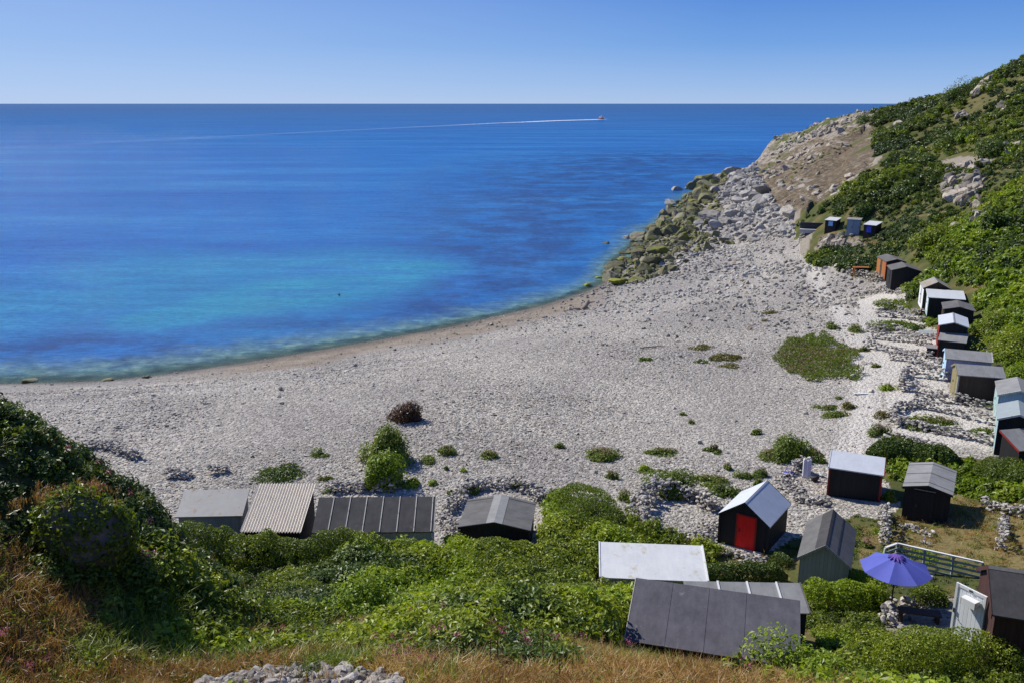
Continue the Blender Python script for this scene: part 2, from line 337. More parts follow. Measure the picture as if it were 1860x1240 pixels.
def sheet_mat(name, c1, c2, rough=.8, stain=None, stain_amt=.58, metal=0, nsc=1.4):
    """roofing felt or sheet: mottled, grainy, with stains"""
    m, nt, b, o = new_mat(name); p = objc(nt)
    n1 = noise(nt, p, nsc, 6, .65); n2 = noise(nt, p, 45, 3, .7)
    st = noise(nt, N(nt, 'Mapping', {'Vector': p, 'Scale': (5, .7, 5)}).outputs[0], 1.2, 4, .6)
    col = mixc(nt, maprange(nt, math_(nt, 'ADD', math_(nt, 'MULTIPLY', n1, .6), math_(nt, 'MULTIPLY', st, .4)), .35, .65), c1, c2)
    col = mixc(nt, .35, col, mixc(nt, n2, (0, 0, 0), tuple(min(1, x * 1.8) for x in c2)))
    if stain:
        col = mixc(nt, maprange(nt, noise(nt, p, 2.1, 6, .7), stain_amt, stain_amt + .1), col, stain)
    nt.links.new(col, b.inputs['Base Color']); b.inputs['Roughness'].default_value = rough; b.inputs['Metallic'].default_value = metal; b.inputs['Specular IOR Level'].default_value = .35
    bump(nt, math_(nt, 'ADD', n2, math_(nt, 'MULTIPLY', n1, 2)), b, .35, .012)
    return m
W_BLACK = wood_mat('black_boards', (.012, .012, .013), (.026, .025, .026))
W_DKBROWN = wood_mat('dark_brown_boards', (.045, .030, .022), (.085, .055, .038))
W_GREY = wood_mat('grey_boards', (.24, .23, .21), (.36, .345, .31))
W_PALE = wood_mat('pale_grey_boards', (.33, .32, .30), (.48, .46, .43))
W_REDBLK = wood_mat('red_stained_boards', (.040, .018, .016), (.085, .038, .032))
W_ORANGE = wood_mat('orange_boards', (.24, .065, .018), (.46, .20, .05), 4)
W_RED = wood_mat('red_door_paint', (.78, .008, .010), (.90, .016, .018), 6, rough=.45)
W_REDTRIM = wood_mat('dark_red_trim', (.20, .018, .014), (.32, .03, .02))
W_TURQ = wood_mat('turquoise_boards', (.30, .43, .43), (.42, .55, .55))
W_LILAC = wood_mat('lilac_boards', (.30, .32, .52), (.40, .42, .62))
W_WHITE = wood_mat('white_boards', (.66, .68, .70), (.80, .82, .84))
W_BLUEGREY = wood_mat('blue_grey_boards', (.20, .26, .33), (.30, .37, .44))
W_OLIVE = wood_mat('olive_boards', (.20, .17, .08), (.30, .26, .13))
W_LTBLUE = wood_mat('light_blue_boards', (.36, .55, .72), (.5, .68, .82))
P_BLUE = wood_mat('bright_blue_paint', (.06, .08, .55), (.09, .12, .7), 2)
P_SKY = wood_mat('sky_blue_paint', (.22, .48, .82), (.3, .55, .88), 2)
R_GREY = sheet_mat('grey_felt', (.14, .14, .138), (.28, .278, .27), stain=(.34, .335, .31), stain_amt=.64)
R_DARK = sheet_mat('dark_felt', (.022, .022, .024), (.072, .070, .070), rough=.95, stain=(.12, .12, .115), stain_amt=.64)
R_SLATE = sheet_mat('slate_felt', (.042, .041, .049), (.125, .120, .138), stain=(.20, .20, .21), stain_amt=.63, rough=.95)
R_MID = sheet_mat('mid_grey_felt', (.062, .061, .060), (.155, .150, .145), rough=.95, stain=(.20, .195, .18), stain_amt=.64)
R_MOTT = sheet_mat('lichen_felt', (.20, .19, .16), (.32, .30, .26), stain=(.28, .17, .10), stain_amt=.52)
R_METAL = sheet_mat('pale_metal_sheet', (.48, .52, .57), (.62, .66, .71), rough=.45, stain=(.40, .33, .30), stain_amt=.68)
R_WHITE = sheet_mat('white_roof_sheet', (.55, .56, .56), (.70, .705, .69), stain=(.46, .44, .33), stain_amt=.57, rough=.6)
R_PALE = sheet_mat('pale_roof_sheet', (.46, .48, .49), (.58, .60, .61), rough=.6)
R_RUST = sheet_mat('rusty_sheet', (.24, .235, .22), (.33, .325, .31), stain=(.24, .13, .06), stain_amt=.57, rough=.6)
R_CORR = sheet_mat('cream_corrugated_sheet', (.80, .68, .49), (.92, .82, .63), rough=.7, nsc=3)
R_TEAL = sheet_mat('blue_grey_felt', (.21, .25, .26), (.30, .34, .35))
M_TRIM = wood_mat('weathered_batten', (.34, .33, .30), (.5, .48, .44), 1)
M_TRIMW = wood_mat('white_batten', (.62, .62, .60), (.75, .75, .73), 1)
M_IRON, _nt, _b, _o = new_mat('dark_iron'); _b.inputs['Base Color'].default_value = (.03, .03, .032, 1); _b.inputs['Roughness'].default_value = .5
M_GLASS, _nt, _b, _o = new_mat('window_glass'); _b.inputs['Base Color'].default_value = (.02, .03, .035, 1); _b.inputs['Roughness'].default_value = .08
M_CONC = sheet_mat('concrete', (.40, .39, .37), (.52, .51, .49))

# ------------------------------------------------------------------ ground sheets
th = np.concatenate([np.linspace(-75, -34, 60, False), np.linspace(-34, 36, 700, False), np.linspace(36, 75, 60)])
dd = np.exp(np.linspace(math.log(4.0), math.log(520), 560))
TH, DD = np.meshgrid(R(1) * th, dd); GX, GY = DD * np.sin(TH), DD * np.cos(TH)
GH = height(GX, GY).reshape(GX.shape)
GRN = green_w(GX, GY); CLF = cliff_w(GX, GY)
CLF |= ~GRN & (TH > .2) & (DD > 165) & (GH > 1.2) & ~inside(GX, GY, BOULD)
def sheet(name, mask, mat, attrs=None):
    nr, nc = GX.shape; idx = np.arange(nr * nc).reshape(nr, nc)
    q = np.stack([idx[:-1, :-1], idx[:-1, 1:], idx[1:, 1:], idx[1:, :-1]], -1).reshape(-1, 4)
    q = q[mask[:-1, :-1].ravel()]
    used, inv = np.unique(q, return_inverse=True); V = np.stack([GX.ravel(), GY.ravel(), GH.ravel()], -1)[used]
    o = mk(name, V, inv.reshape(-1, 4)[:, ::-1], mat, smooth=True)
    for k, a in (attrs or {}).items():
        at = o.data.attributes.new(k, 'FLOAT', 'POINT'); at.data.foreach_set('value', a.ravel()[used].astype(np.float32))
    return tag(o, kind='structure')
# beach: bare shingle between the larger stones, damp brown sand low down near the water
M_BEACH, nt, b, o = new_mat('shingle')
pos = geo(nt, 'Position'); z = N(nt, 'SeparateXYZ', {0: pos}).outputs[2]
vor = N(nt, 'TexVoronoi', {'Vector': pos, 'Scale': 5.0}); vor2 = N(nt, 'TexVoronoi', {'Vector': pos, 'Scale': 11.0})
rnd = N(nt, 'SeparateColor', {0: vor.outputs['Color']}).outputs[0]; rnd2 = N(nt, 'SeparateColor', {0: vor2.outputs['Color']}).outputs[0]
col = ramp(nt, math_(nt, 'MULTIPLY_ADD', rnd, .6, math_(nt, 'MULTIPLY', rnd2, .4)), [(.1, (.22, .205, .185)), (.5, (.36, .335, .30)), (.9, (.50, .47, .42))])
col = mixc(nt, 1.0, col, ramp(nt, noise(nt, pos, .09, 4), [(.35, (.80, .79, .80)), (.65, (1.12, 1.11, 1.08))]), 'MULTIPLY')
zz = math_(nt, 'ADD', z, math_(nt, 'MULTIPLY', math_(nt, 'SUBTRACT', noise(nt, pos, .12, 4), .5), 1.6))
sandf = math_(nt, 'MULTIPLY', math_(nt, 'MULTIPLY', maprange(nt, zz, 1.0, .6), attr(nt, 'sandy')), .9)
sand = ramp(nt, noise(nt, pos, .8, 5), [(.3, (.19, .15, .11)), (.7, (.31, .255, .195))])
col = mixc(nt, math_(nt, 'MULTIPLY', maprange(nt, zz, 1.1, .6), .55), col, (.20, .19, .185)); col = mixc(nt, sandf, col, sand)
wet = maprange(nt, math_(nt, 'ADD', z, math_(nt, 'MULTIPLY', noise(nt, pos, .3, 3), .3)), .45, .22)
col = mixc(nt, math_(nt, 'MULTIPLY', wet, .75), col, (.10, .088, .075))
path = attr(nt, 'path'); col = mixc(nt, math_(nt, 'MULTIPLY', path, .7), col, (.56, .525, .47))
nt.links.new(col, b.inputs['Base Color']); b.inputs['Roughness'].default_value = .9; b.inputs['Specular IOR Level'].default_value = .2
bump(nt, math_(nt, 'ADD', vor.outputs['Distance'], math_(nt, 'MULTIPLY', vor2.outputs['Distance'], .5)), b, .9, .12).invert = True
def near_line(px, wid):
    P = march(np.array([p[0] for p in px], float), np.array([p[1] for p in px], float), base_h); best = np.full(GX.shape, 1e9)
    for (x0, y0), (x1, y1) in zip(P[:-1], P[1:]):
        L2 = (x1 - x0) ** 2 + (y1 - y0) ** 2; t = np.clip(((GX - x0) * (x1 - x0) + (GY - y0) * (y1 - y0)) / L2, 0, 1)
        best = np.minimum(best, np.hypot(GX - x0 - t * (x1 - x0), GY - y0 - t * (y1 - y0)))
    return np.clip(1.3 - best / wid, 0, 1)
pathf = np.maximum(near_line([(1545, 835), (1570, 745), (1572, 680), (1560, 630), (1520, 560), (1470, 480)], 1.1), near_line([(1060, 885), (1120, 930), (1150, 960)], .45))
TERR = wpoly([(1560, 545), (1620, 525), (1690, 590), (1700, 650), (1735, 730), (1808, 765), (1812, 815), (1630, 795), (1600, 690), (1560, 600)]); pathf = np.maximum(pathf, .9 * inside(GX + fbm(GX, GY, 3, 2, 35), GY + fbm(GX, GY, 3, 2, 36), TERR))
sandy = np.clip((GX + 33) / 10, 0, 1) * np.clip((16 - GX) / 8, 0, 1)
sheet('beach', ~GRN & ~CLF, M_BEACH, {'path': pathf, 'sandy': sandy})
# hillside soil under the scrub: earth, dry grass, paler rubble
M_HILL, nt, b, o = new_mat('hill_soil')
pos = geo(nt, 'Position'); n1 = noise(nt, pos, .5, 6, .65); n2 = noise(nt, pos, 6, 5, .7)
col = ramp(nt, n1, [(.3, (.045, .055, .018)), (.5, (.075, .085, .025)), (.68, (.16, .115, .05))])
dryf = attr(nt, 'dry'); col = mixc(nt, dryf, col, ramp(nt, n2, [(.3, (.11, .085, .033)), (.7, (.26, .20, .085))]))
rub = attr(nt, 'rubble'); col = mixc(nt, rub, col, ramp(nt, n2, [(.3, (.17, .145, .11)), (.7, (.36, .32, .26))]))
nt.links.new(col, b.inputs['Base Color']); b.inputs['Roughness'].default_value = .95; b.inputs['Specular IOR Level'].default_value = .15
bump(nt, n2, b, .8, .08)
LAWNS = [wpoly([(1622, 960), (1640, 935), (1700, 935), (1745, 900), (1790, 915), (1870, 940), (1870, 1040), (1790, 1022), (1610, 985)]), wpoly([(1285, 1010), (1400, 1012), (1440, 1048), (1290, 1040)]),
         wpoly([(1495, 418), (1600, 440), (1590, 450), (1500, 432)]), wpoly([(1550, 492), (1605, 492), (1600, 512), (1550, 505)]), wpoly([(1565, 955), (1605, 960), (1603, 1010), (1565, 1030)])]
lawn = np.zeros(GX.shape)
for L in LAWNS: lawn = np.maximum(lawn, inside(GX + fbm(GX, GY, 2, 2, 31) * .5, GY + fbm(GX, GY, 2, 2, 32) * .5, L))
RUBP = [np.vstack([march(np.array([290, 330, 430, 560, 640, 740.]), np.array([1240, 1226, 1212, 1202, 1212, 1240.]), base_h), [(-1.0, 9.5), (-4.6, 9.5)]]), wpoly([(1600, 1150), (1612, 1100), (1640, 1078), (1740, 1088), (1740, 1165), (1620, 1168)]), wpoly([(1490, 436), (1560, 432), (1585, 446), (1540, 450), (1482, 452)])]
rubble = np.zeros(GX.shape)
for L in RUBP: rubble = np.maximum(rubble, inside(GX + fbm(GX, GY, 1.2, 3, 33) * .5, GY + fbm(GX, GY, 1.2, 3, 34) * .5, L))
PATHS = [[(1441, 405), (1505, 360), (1581, 304), (1590, 292)], [(1452, 470), (1462, 440), (1470, 412)], [(1690, 300), (1740, 290), (1790, 295)], [(1585, 236), (1640, 226)]]
for p, w_ in zip(PATHS, (1.4, 1.0, 1.6, 1.6)): rubble = np.maximum(rubble, near_line(p, w_) > .5)
def dry_amount(x, y):
    d = np.hypot(x, y); n = fbm(x, y, 3.0, 3, 41)
    near = np.clip((14.3 + 1.9 * (x > 1.2) + 3.9 * np.clip((-2.6 - x) / 2.5, 0, 1) + n * 2.0 - d) / 2.2, 0, 1)
    return near
dry = np.maximum(lawn * .85, dry_amount(GX, GY))
dry = np.maximum(dry, np.clip((fbm(GX, GY, 30, 4, 42) - .12) * 4, 0, 1) * (DD > 120) * .28)
sheet('hillside', GRN & ~CLF, M_HILL, {'dry': dry, 'rubble': rubble})
# cliff and scree of the headland
M_CLIFF, nt, b, o = new_mat('cliff_rock')
pos = geo(nt, 'Position'); nz = N(nt, 'SeparateXYZ', {0: geo(nt, 'Normal')}).outputs[2]
tilt = N(nt, 'Mapping', {'Vector': pos, 'Rotation': (0, .5, .3), 'Scale': (.10, .03, .35)}).outputs[0]
n1 = noise(nt, tilt, 1.6, 8, .65); n2 = noise(nt, pos, .9, 6, .7)
rock = ramp(nt, n2, [(.3, (.09, .08, .07)), (.5, (.31, .265, .21)), (.68, (.53, .465, .38))])
grass = ramp(nt, n2, [(.34, (.07, .055, .036)), (.5, (.16, .122, .08)), (.66, (.30, .245, .17))])
col = mixc(nt, maprange(nt, math_(nt, 'SUBTRACT', math_(nt, 'ADD', n1, .10), math_(nt, 'MULTIPLY', attr(nt, 'rocky'), .24)), .44, .54), rock, grass)
col = mixc(nt, maprange(nt, noise(nt, pos, .05, 5, .6), .56, .62), col, (.10, .115, .035))
nt.links.new(col, b.inputs['Base Color']); b.inputs['Roughness'].default_value = .95; b.inputs['Specular IOR Level'].default_value = .15
bump(nt, n2, b, 1.0, .9)
sheet('cliff', CLF, M_CLIFF, {'rocky': np.clip((DD - 235) / 70 + .5 * fbm(GX, GY, 25, 3, 63), 0, 1)})

# ------------------------------------------------------------------ sea
ths = np.linspace(-80, 80, 420); ds = np.exp(np.concatenate([np.linspace(math.log(25), math.log(520), 460, False), np.linspace(math.log(520), math.log(60000), 80)]))
T2, D2 = np.meshgrid(R(1) * ths, ds); SX, SY = D2 * np.sin(T2), D2 * np.cos(T2)
SH = np.full(SX.shape, -9.0); m_ = D2 < 519; SH[m_] = height(SX[m_], SY[m_])
deep = -SH
deep = np.where(D2 > 250, np.maximum(deep, np.minimum((D2 - 250) * .02, 6)), deep)
keep = (SH < .35)
idx = np.arange(SX.size).reshape(SX.shape)
q = np.stack([idx[:-1, :-1], idx[1:, :-1], idx[1:, 1:], idx[:-1, 1:]], -1)
kq = keep[:-1, :-1] | keep[1:, :-1] | keep[1:, 1:] | keep[:-1, 1:]
q = q[kq]; used, inv = np.unique(q, return_inverse=True)
M_SEA, nt, b, o = new_mat('sea_water')
pos = geo(nt, 'Position'); dep = attr(nt, 'depth'); sandb = attr(nt, 'sandbed'); far_ = attr(nt, 'far'); weed = attr(nt, 'weed')
swell = N(nt, 'Mapping', {'Vector': pos, 'Rotation': (0, 0, .12), 'Scale': (.006, .03, 1)}).outputs[0]
body = ramp(nt, noise(nt, swell, 1.0, 9, .68), [(.3, (.010, .076, .28)), (.5, (.016, .118, .35)), (.7, (.030, .170, .41))])
band = N(nt, 'Mapping', {'Vector': pos, 'Rotation': (0, 0, .1), 'Scale': (.0008, .006, 1)}).outputs[0]
body = mixc(nt, far_, body, ramp(nt, noise(nt, band, 1.0, 8, .66), [(.3, (.016, .066, .19)), (.7, (.024, .095, .26))]))
wn = noise(nt, pos, .06, 5, .65)
sf = math_(nt, 'MULTIPLY', sandb, maprange(nt, noise(nt, N(nt, 'Mapping', {'Vector': pos, 'Scale': (.03, .09, 1)}).outputs[0], 1, 4), .2, .5), clamp=True)
body = mixc(nt, math_(nt, 'MULTIPLY', sf, .85), body, (.022, .195, .315))
wf = math_(nt, 'MULTIPLY', weed, maprange(nt, noise(nt, pos, .09, 7, .7), .38, .56), clamp=True)
body = mixc(nt, wf, body, mixc(nt, noise(nt, pos, .25, 6, .7), (.010, .040, .15), (.016, .068, .22)))
shal = ramp(nt, noise(nt, pos, .55, 5, .7), [(.34, (.035, .075, .10)), (.5, (.08, .165, .17)), (.66, (.17, .26, .22))])
d2 = math_(nt, 'ADD', dep, math_(nt, 'MULTIPLY', math_(nt, 'SUBTRACT', math_(nt, 'MULTIPLY_ADD', noise(nt, pos, .3, 5, .7), .6, math_(nt, 'MULTIPLY', wn, .5)), .55), 1.8))
body = mixc(nt, maprange(nt, d2, 1.3, .35), body, shal)
chop = noise(nt, N(nt, 'Mapping', {'Vector': pos, 'Scale': (.6, 1.5, 1)}).outputs[0], 1.3, 6, .8)
rip = noise(nt, N(nt, 'Mapping', {'Vector': pos, 'Rotation': (0, 0, .15), 'Scale': (.10, .42, 1)}).outputs[0], 1.0, 7, .75)
body = mixc(nt, 1.0, body, ramp(nt, rip, [(.34, (.74, .78, .82)), (.5, (1, 1, 1)), (.66, (1.32, 1.26, 1.18))]), 'MULTIPLY')
body = mixc(nt, 1.0, body, ramp(nt, chop, [(.34, (.60, .66, .72)), (.5, (1, 1, 1)), (.66, (1.45, 1.38, 1.28))]), 'MULTIPLY')
b = N(nt, 'BsdfDiffuse', {'Color': body}); gl = N(nt, 'BsdfGlossy', {'Roughness': .09, 'Color': (.9, .95, 1, 1)}); fr = N(nt, 'Fresnel', {'IOR': 1.30})
wmix = N(nt, 'MixShader', {0: math_(nt, 'MINIMUM', math_(nt, 'MULTIPLY', fr.outputs[0], .5), .21), 1: b.outputs[0], 2: gl.outputs[0]})
w1 = noise(nt, N(nt, 'Mapping', {'Vector': pos, 'Rotation': (0, 0, .5), 'Scale': (.9, 1.6, 1)}).outputs[0], .8, 5, .7)
w2 = noise(nt, pos, .12, 3, .5)
bn = bump(nt, math_(nt, 'ADD', w1, math_(nt, 'MULTIPLY', w2, 2.0)), gl, 1.0, .65); nt.links.new(bn.outputs[0], fr.inputs['Normal'])
tr = N(nt, 'BsdfTransparent', {'Color': (.75, .85, .85, 1)})
mx = N(nt, 'MixShader', {0: maprange(nt, math_(nt, 'ADD', dep, math_(nt, 'MULTIPLY', math_(nt, 'SUBTRACT', wn, .5), .3)), -.02, .5, .05, 1.0), 1: tr.outputs[0], 2: wmix.outputs[0]})
nt.links.new(mx.outputs[0], o.inputs[0])
sea = tag(mk('sea', np.stack([SX, SY, np.zeros_like(SX)], -1).reshape(-1, 3)[used], inv.reshape(-1, 4)[:, ::-1], M_SEA, smooth=True), kind='structure')
def ell(u0, v0, u1, v1, wid):
    a = at_z(u0, v0, 0); c = at_z(u1, v1, 0)
    L2 = (c[0] - a[0]) ** 2 + (c[1] - a[1]) ** 2; t = np.clip(((SX - a[0]) * (c[0] - a[0]) + (SY - a[1]) * (c[1] - a[1])) / L2, 0, 1)
    return np.clip(1.5 - np.hypot(SX - a[0] - t * (c[0] - a[0]), SY - a[1] - t * (c[1] - a[1])) / (wid * (.35 + .65 * np.sin(np.pi * np.clip(t, .08, .92)))), 0, 1)
sandbed = np.maximum(ell(300, 575, 760, 486, 13), ell(0, 560, 620, 480, 30) * .6)
shore_w = np.array([at_z(u, v, 0)[:2] for u, v in SHORE]); sd = np.full(SX.shape, 1e9)
for (x0, y0), (x1, y1) in zip(shore_w[:-1], shore_w[1:]):
    L2 = (x1 - x0) ** 2 + (y1 - y0) ** 2; t = np.clip(((SX - x0) * (x1 - x0) + (SY - y0) * (y1 - y0)) / L2, 0, 1)
    sd = np.minimum(sd, np.hypot(SX - x0 - t * (x1 - x0), SY - y0 - t * (y1 - y0)))
weedf = np.clip(1.25 - np.abs(sd - 9 - .14 * (SY - 75)) / (10 + .18 * np.maximum(SY - 75, 0)), 0, 1) * (1 - np.clip(sandbed * 1.4, 0, 1)) * .9
farf = np.clip((np.log(D2) - math.log(500)) / 2.2, 0, 1)
depv = np.clip(np.minimum(deep + .3, (.13 + .0045 * np.clip(SX + 20, 0, 90)) * sd + .05), -1, 9)
depv = np.where(SH > -.05, np.minimum(depv, .05), depv)
for k, a in (('depth', depv), ('sandbed', sandbed), ('weed', weedf), ('far', farf)):
    at = sea.data.attributes.new(k, 'FLOAT', 'POINT'); at.data.foreach_set('value', a.ravel()[used].astype(np.float32))

# ------------------------------------------------------------------ prototypes for stones and leaf clumps
def icosphere(sub):
    import bmesh
    bm = bmesh.new(); bmesh.ops.create_icosphere(bm, subdivisions=sub, radius=1)
    V = np.array([v.co[:] for v in bm.verts]); F = np.array([[v.index for v in f.verts] for f in bm.faces]); bm.free(); return V, F
ICO2, ICO1, ICO3 = icosphere(2), icosphere(1), icosphere(3)
def rock(seed, sub=ICO2, cuts=9, flat=.7, rough=.05):
    g = np.random.default_rng(seed); V = sub[0].copy()
    for _ in range(cuts):
        n = g.normal(size=3); n /= np.linalg.norm(n); d = g.uniform(.38, .8); s = V @ n
        V -= np.outer(np.maximum(s - d, 0), n)
    V += g.normal(size=V.shape) * rough; V *= [1, g.uniform(.7, .95), flat * g.uniform(.75, 1.1)]
    V /= np.abs(V[:, 0]).max(); return V, sub[1]
ROCKS = [rock(100 + i) for i in range(8)]; PEBS = [rock(200 + i, ICO1, 5, .65, .03) for i in range(6)]; FLATS = [(v * [1, 1, .68], f) for v, f in PEBS]
BIGS = [rock(300 + i, ICO3, 12, .75, .02) for i in range(8)]
def leaf_quads(P, Nrm, size, g, fold=.25):
    """one folded leaf (two triangles on a midrib) per point"""
    n = len(P); Nrm = Nrm / (np.linalg.norm(Nrm, axis=1, keepdims=True) + 1e-9)
    a = np.cross(Nrm, g.normal(size=(n, 3))); a /= np.linalg.norm(a, axis=1, keepdims=True) + 1e-9
    b = np.cross(Nrm, a); s = size * g.uniform(.6, 1.35, (n, 1))
    V = np.stack([P - a * s, P + b * s * .55 + Nrm * s * fold, P + a * s, P - b * s * .55 + Nrm * s * fold], 1).reshape(-1, 3)
    i = np.arange(n)[:, None] * 4
    F = np.concatenate([i + [0, 1, 2], i + [0, 2, 3]])
    return V, F
def crown_points(n, rx, ry, rz, g, lobes=9, shell=.55):
    """points spread through the volume of a lumpy crown, thick near the outside of its lobes"""
    u = g.normal(size=(lobes, 3)); u /= np.linalg.norm(u, axis=1, keepdims=True); u[:, 2] = np.abs(u[:, 2]) * .8
    c = u * g.uniform(.25, .72, (lobes, 1)) * [rx, ry, rz]; rr = g.uniform(.30, .52, lobes)
    k = g.integers(0, lobes, n); d = g.normal(size=(n, 3)); d /= np.linalg.norm(d, axis=1, keepdims=True)
    rad = rr[k] * (1 - shell * g.random(n) ** 1.5)
    P = c[k] + d * rad[:, None] * [rx, ry, rz]
    ok = P[:, 2] > -.08 * rz
    return P[ok], (d * .6 + P / [rx, ry, rz] * .5 + g.normal(size=(n, 3)) * .45 + [0, 0, .35])[ok]
def clump(seed, n, r, h, leaf, lobes=7):
    g = np.random.default_rng(seed); P, Nr = crown_points(n, r, r, h, g, lobes); return leaf_quads(P, Nr, leaf, g)
def tuft(seed, n, r, h, w, heads=0):
    """a tuft of thin bending blades"""
    g = np.random.default_rng(seed); V = []; F = []
    for i in range(n):
        a = g.uniform(0, 2 * math.pi); p = np.array([g.normal() * r * .5, g.normal() * r * .5, -.05]); L = h * g.uniform(.45, 1.1); lean = g.uniform(.05, 1.15)
        dr = np.array([math.cos(a), math.sin(a), 0]); sd_ = np.array([-dr[1], dr[0], 0]) * w * g.uniform(.6, 1.2)
        p1 = p + dr * L * lean * .35 + [0, 0, L * .6]; p2 = p + dr * L * lean + [0, 0, L * (1 - .25 * lean)]
        b_ = len(V); V += [p - sd_, p + sd_, p1 + sd_ * .8, p1 - sd_ * .8, p2]; F += [(b_, b_ + 1, b_ + 2), (b_, b_ + 2, b_ + 3), (b_ + 3, b_ + 2, b_ + 4)]
    return np.array(V), np.array(F)
def protos(name, shapes, mat, smooth=False):
    c = bpy.data.collections.new(name)
    for k, (V, F) in enumerate(shapes):
        o = mk(name + '_source', V, F, mat[k % len(mat)] if isinstance(mat, list) else mat, smooth=smooth, link=False); o.name = '%s_source_%03d' % (name, k); c.objects.link(o)
    return c
def scatter(name, P, scl, coll, tint=None, up=None, label=None):
    """stuff nobody could count: one object whose points carry instances"""
    n = len(P); me = bpy.data.meshes.new(name); me.vertices.add(n); me.vertices.foreach_set('co', np.asarray(P, np.float32).ravel())
    rot = np.zeros((n, 3), np.float32); rot[:, 2] = rng.uniform(0, 6.28, n)
    if up is not None: rot[:, :2] = rng.normal(size=(n, 2)) * up
    for k, t, v in (('scl', 'FLOAT', scl), ('rot', 'FLOAT_VECTOR', rot), ('idx', 'INT', rng.integers(0, len(coll.objects), n)), ('tint', 'FLOAT', tint if tint is not None else np.zeros(n))):
        a = me.attributes.new(k, t, 'POINT'); a.data.foreach_set('vector' if t == 'FLOAT_VECTOR' else 'value', np.asarray(v, np.int32 if t == 'INT' else np.float32).ravel())
    o = bpy.data.objects.new(name, me); COL.objects.link(o)
    ng = bpy.data.node_groups.new(name, 'GeometryNodeTree')
    ng.interface.new_socket('Geometry', in_out='INPUT', socket_type='NodeSocketGeometry'); ng.interface.new_socket('Geometry', in_out='OUTPUT', socket_type='NodeSocketGeometry')
    gi, go = ng.nodes.new('NodeGroupInput'), ng.nodes.new('NodeGroupOutput')
    iop = ng.nodes.new('GeometryNodeInstanceOnPoints'); ci = ng.nodes.new('GeometryNodeCollectionInfo')
    ci.inputs['Collection'].default_value = coll; ci.inputs['Separate Children'].default_value = True; ci.inputs['Reset Children'].default_value = True
    def na(nm, t):
        q = ng.nodes.new('GeometryNodeInputNamedAttribute'); q.data_type = t; q.inputs[0].default_value = nm; return q.outputs[0]
    L = ng.links.new
    L(gi.outputs[0], iop.inputs['Points']); L(ci.outputs[0], iop.inputs['Instance']); iop.inputs['Pick Instance'].default_value = True
    L(na('idx', 'INT'), iop.inputs['Instance Index']); L(na('scl', 'FLOAT'), iop.inputs['Scale']); L(na('rot', 'FLOAT_VECTOR'), iop.inputs['Rotation'])
    L(iop.outputs[0], go.inputs[0])
    md = o.modifiers.new('scatter', 'NODES'); md.node_group = ng
    return tag(o, label, None, None, 'stuff')
def polar_pts(n, th0, th1, d0, d1, power=1.0):
    """random ground points, evenly over the ground (power 2) or thinning with distance (lower power)"""
    t = R(1) * rng.uniform(th0, th1, n); u = rng.random(n)
    if power == 0: d = d0 * (d1 / d0) ** u
    else: d = (d0 ** power + u * (d1 ** power - d0 ** power)) ** (1 / power)
    return d * np.sin(t), d * np.cos(t)
def lift(x, y, dz=0.0): return np.c_[x, y, height(x, y) + dz]
def in_any(x, y, polys):
    r = np.zeros(len(x), bool)
    for p in polys: r |= inside(x, y, p)
    return r
def hut_clear(x, y, m=.15, bank=()):
    """True where no hut stands"""
    ok = np.ones(len(x), bool)
    for h in HUTS:
        a = R(h[5]); dx, dy = x - h[2], y - h[3]; lx, ly = dx * math.cos(a) + dy * math.sin(a), -dx * math.sin(a) + dy * math.cos(a)
        ok &= ~((np.abs(lx) < h[6] / 2 + m) & (np.abs(ly) < h[7] / 2 + m))
    return ok

# ------------------------------------------------------------------ shingle stones
x, y = polar_pts(560000, -36, 36, 33, 190, 1.0)
k = ~green_w(x, y) & ~cliff_w(x, y) & hut_clear(x, y, .05); x, y = x[k], y[k]; zb = height(x, y)
lump = fbm(x, y, 9, 3, 51)
sandz = (zb < .95 + .5 * fbm(x, y, 8, 3, 52)) & (x < 16)
k = (zb > -.15) & (rng.random(len(x)) < np.where(sandz, .16 + .25 * np.clip(fbm(x, y, 5, 3, 57), 0, 1), np.where(zb < .5, .45, 1.0))) & (rng.random(len(x)) < .75 + .6 * lump); x, y, zb = x[k], y[k], zb[k]
lump = lump[k]
sc = .038 + .045 * rng.random(len(x)) ** 2 + .09 * rng.random(len(x)) ** 16
sc *= .76; k = ~in_any(x, y, [TERR]) | (rng.random(len(x)) < .10); x, y, zb, sc = x[k], y[k], zb[k], sc[k]
pl = march(np.array([1545, 1560, 1570, 1573, 1572, 1560, 1540, 1515, 1470.]), np.array([835, 790, 745, 710, 680, 630, 595, 555, 480.]), base_h); pl = np.vstack([pl[:-1] + (pl[1:] - pl[:-1]) * t for t in np.linspace(0, 1, 8, False)])
kk = x > 12; dp = np.full(len(x), 9.0); dp[kk] = np.min(np.hypot(x[kk][:, None] - pl[None, :, 0], y[kk][:, None] - pl[None, :, 1]), 1); k = (dp > .9) | (rng.random(len(x)) < .2); x, y, zb, sc = x[k], y[k], zb[k], sc[k]
sc *= 1 + .0020 * np.clip(np.hypot(x, y) - 45, 0, 100); sc *= 1 + .9 * np.clip(fbm(x, y, 14, 3, 53), -.3, 1); sc *= np.clip(1.05 - .012 * (x - 5), .72, 1.15)
scatter('shingle_stones', np.c_[x, y, zb + sc * .12], sc, protos('pebble', FLATS, M_PEB), up=.28)

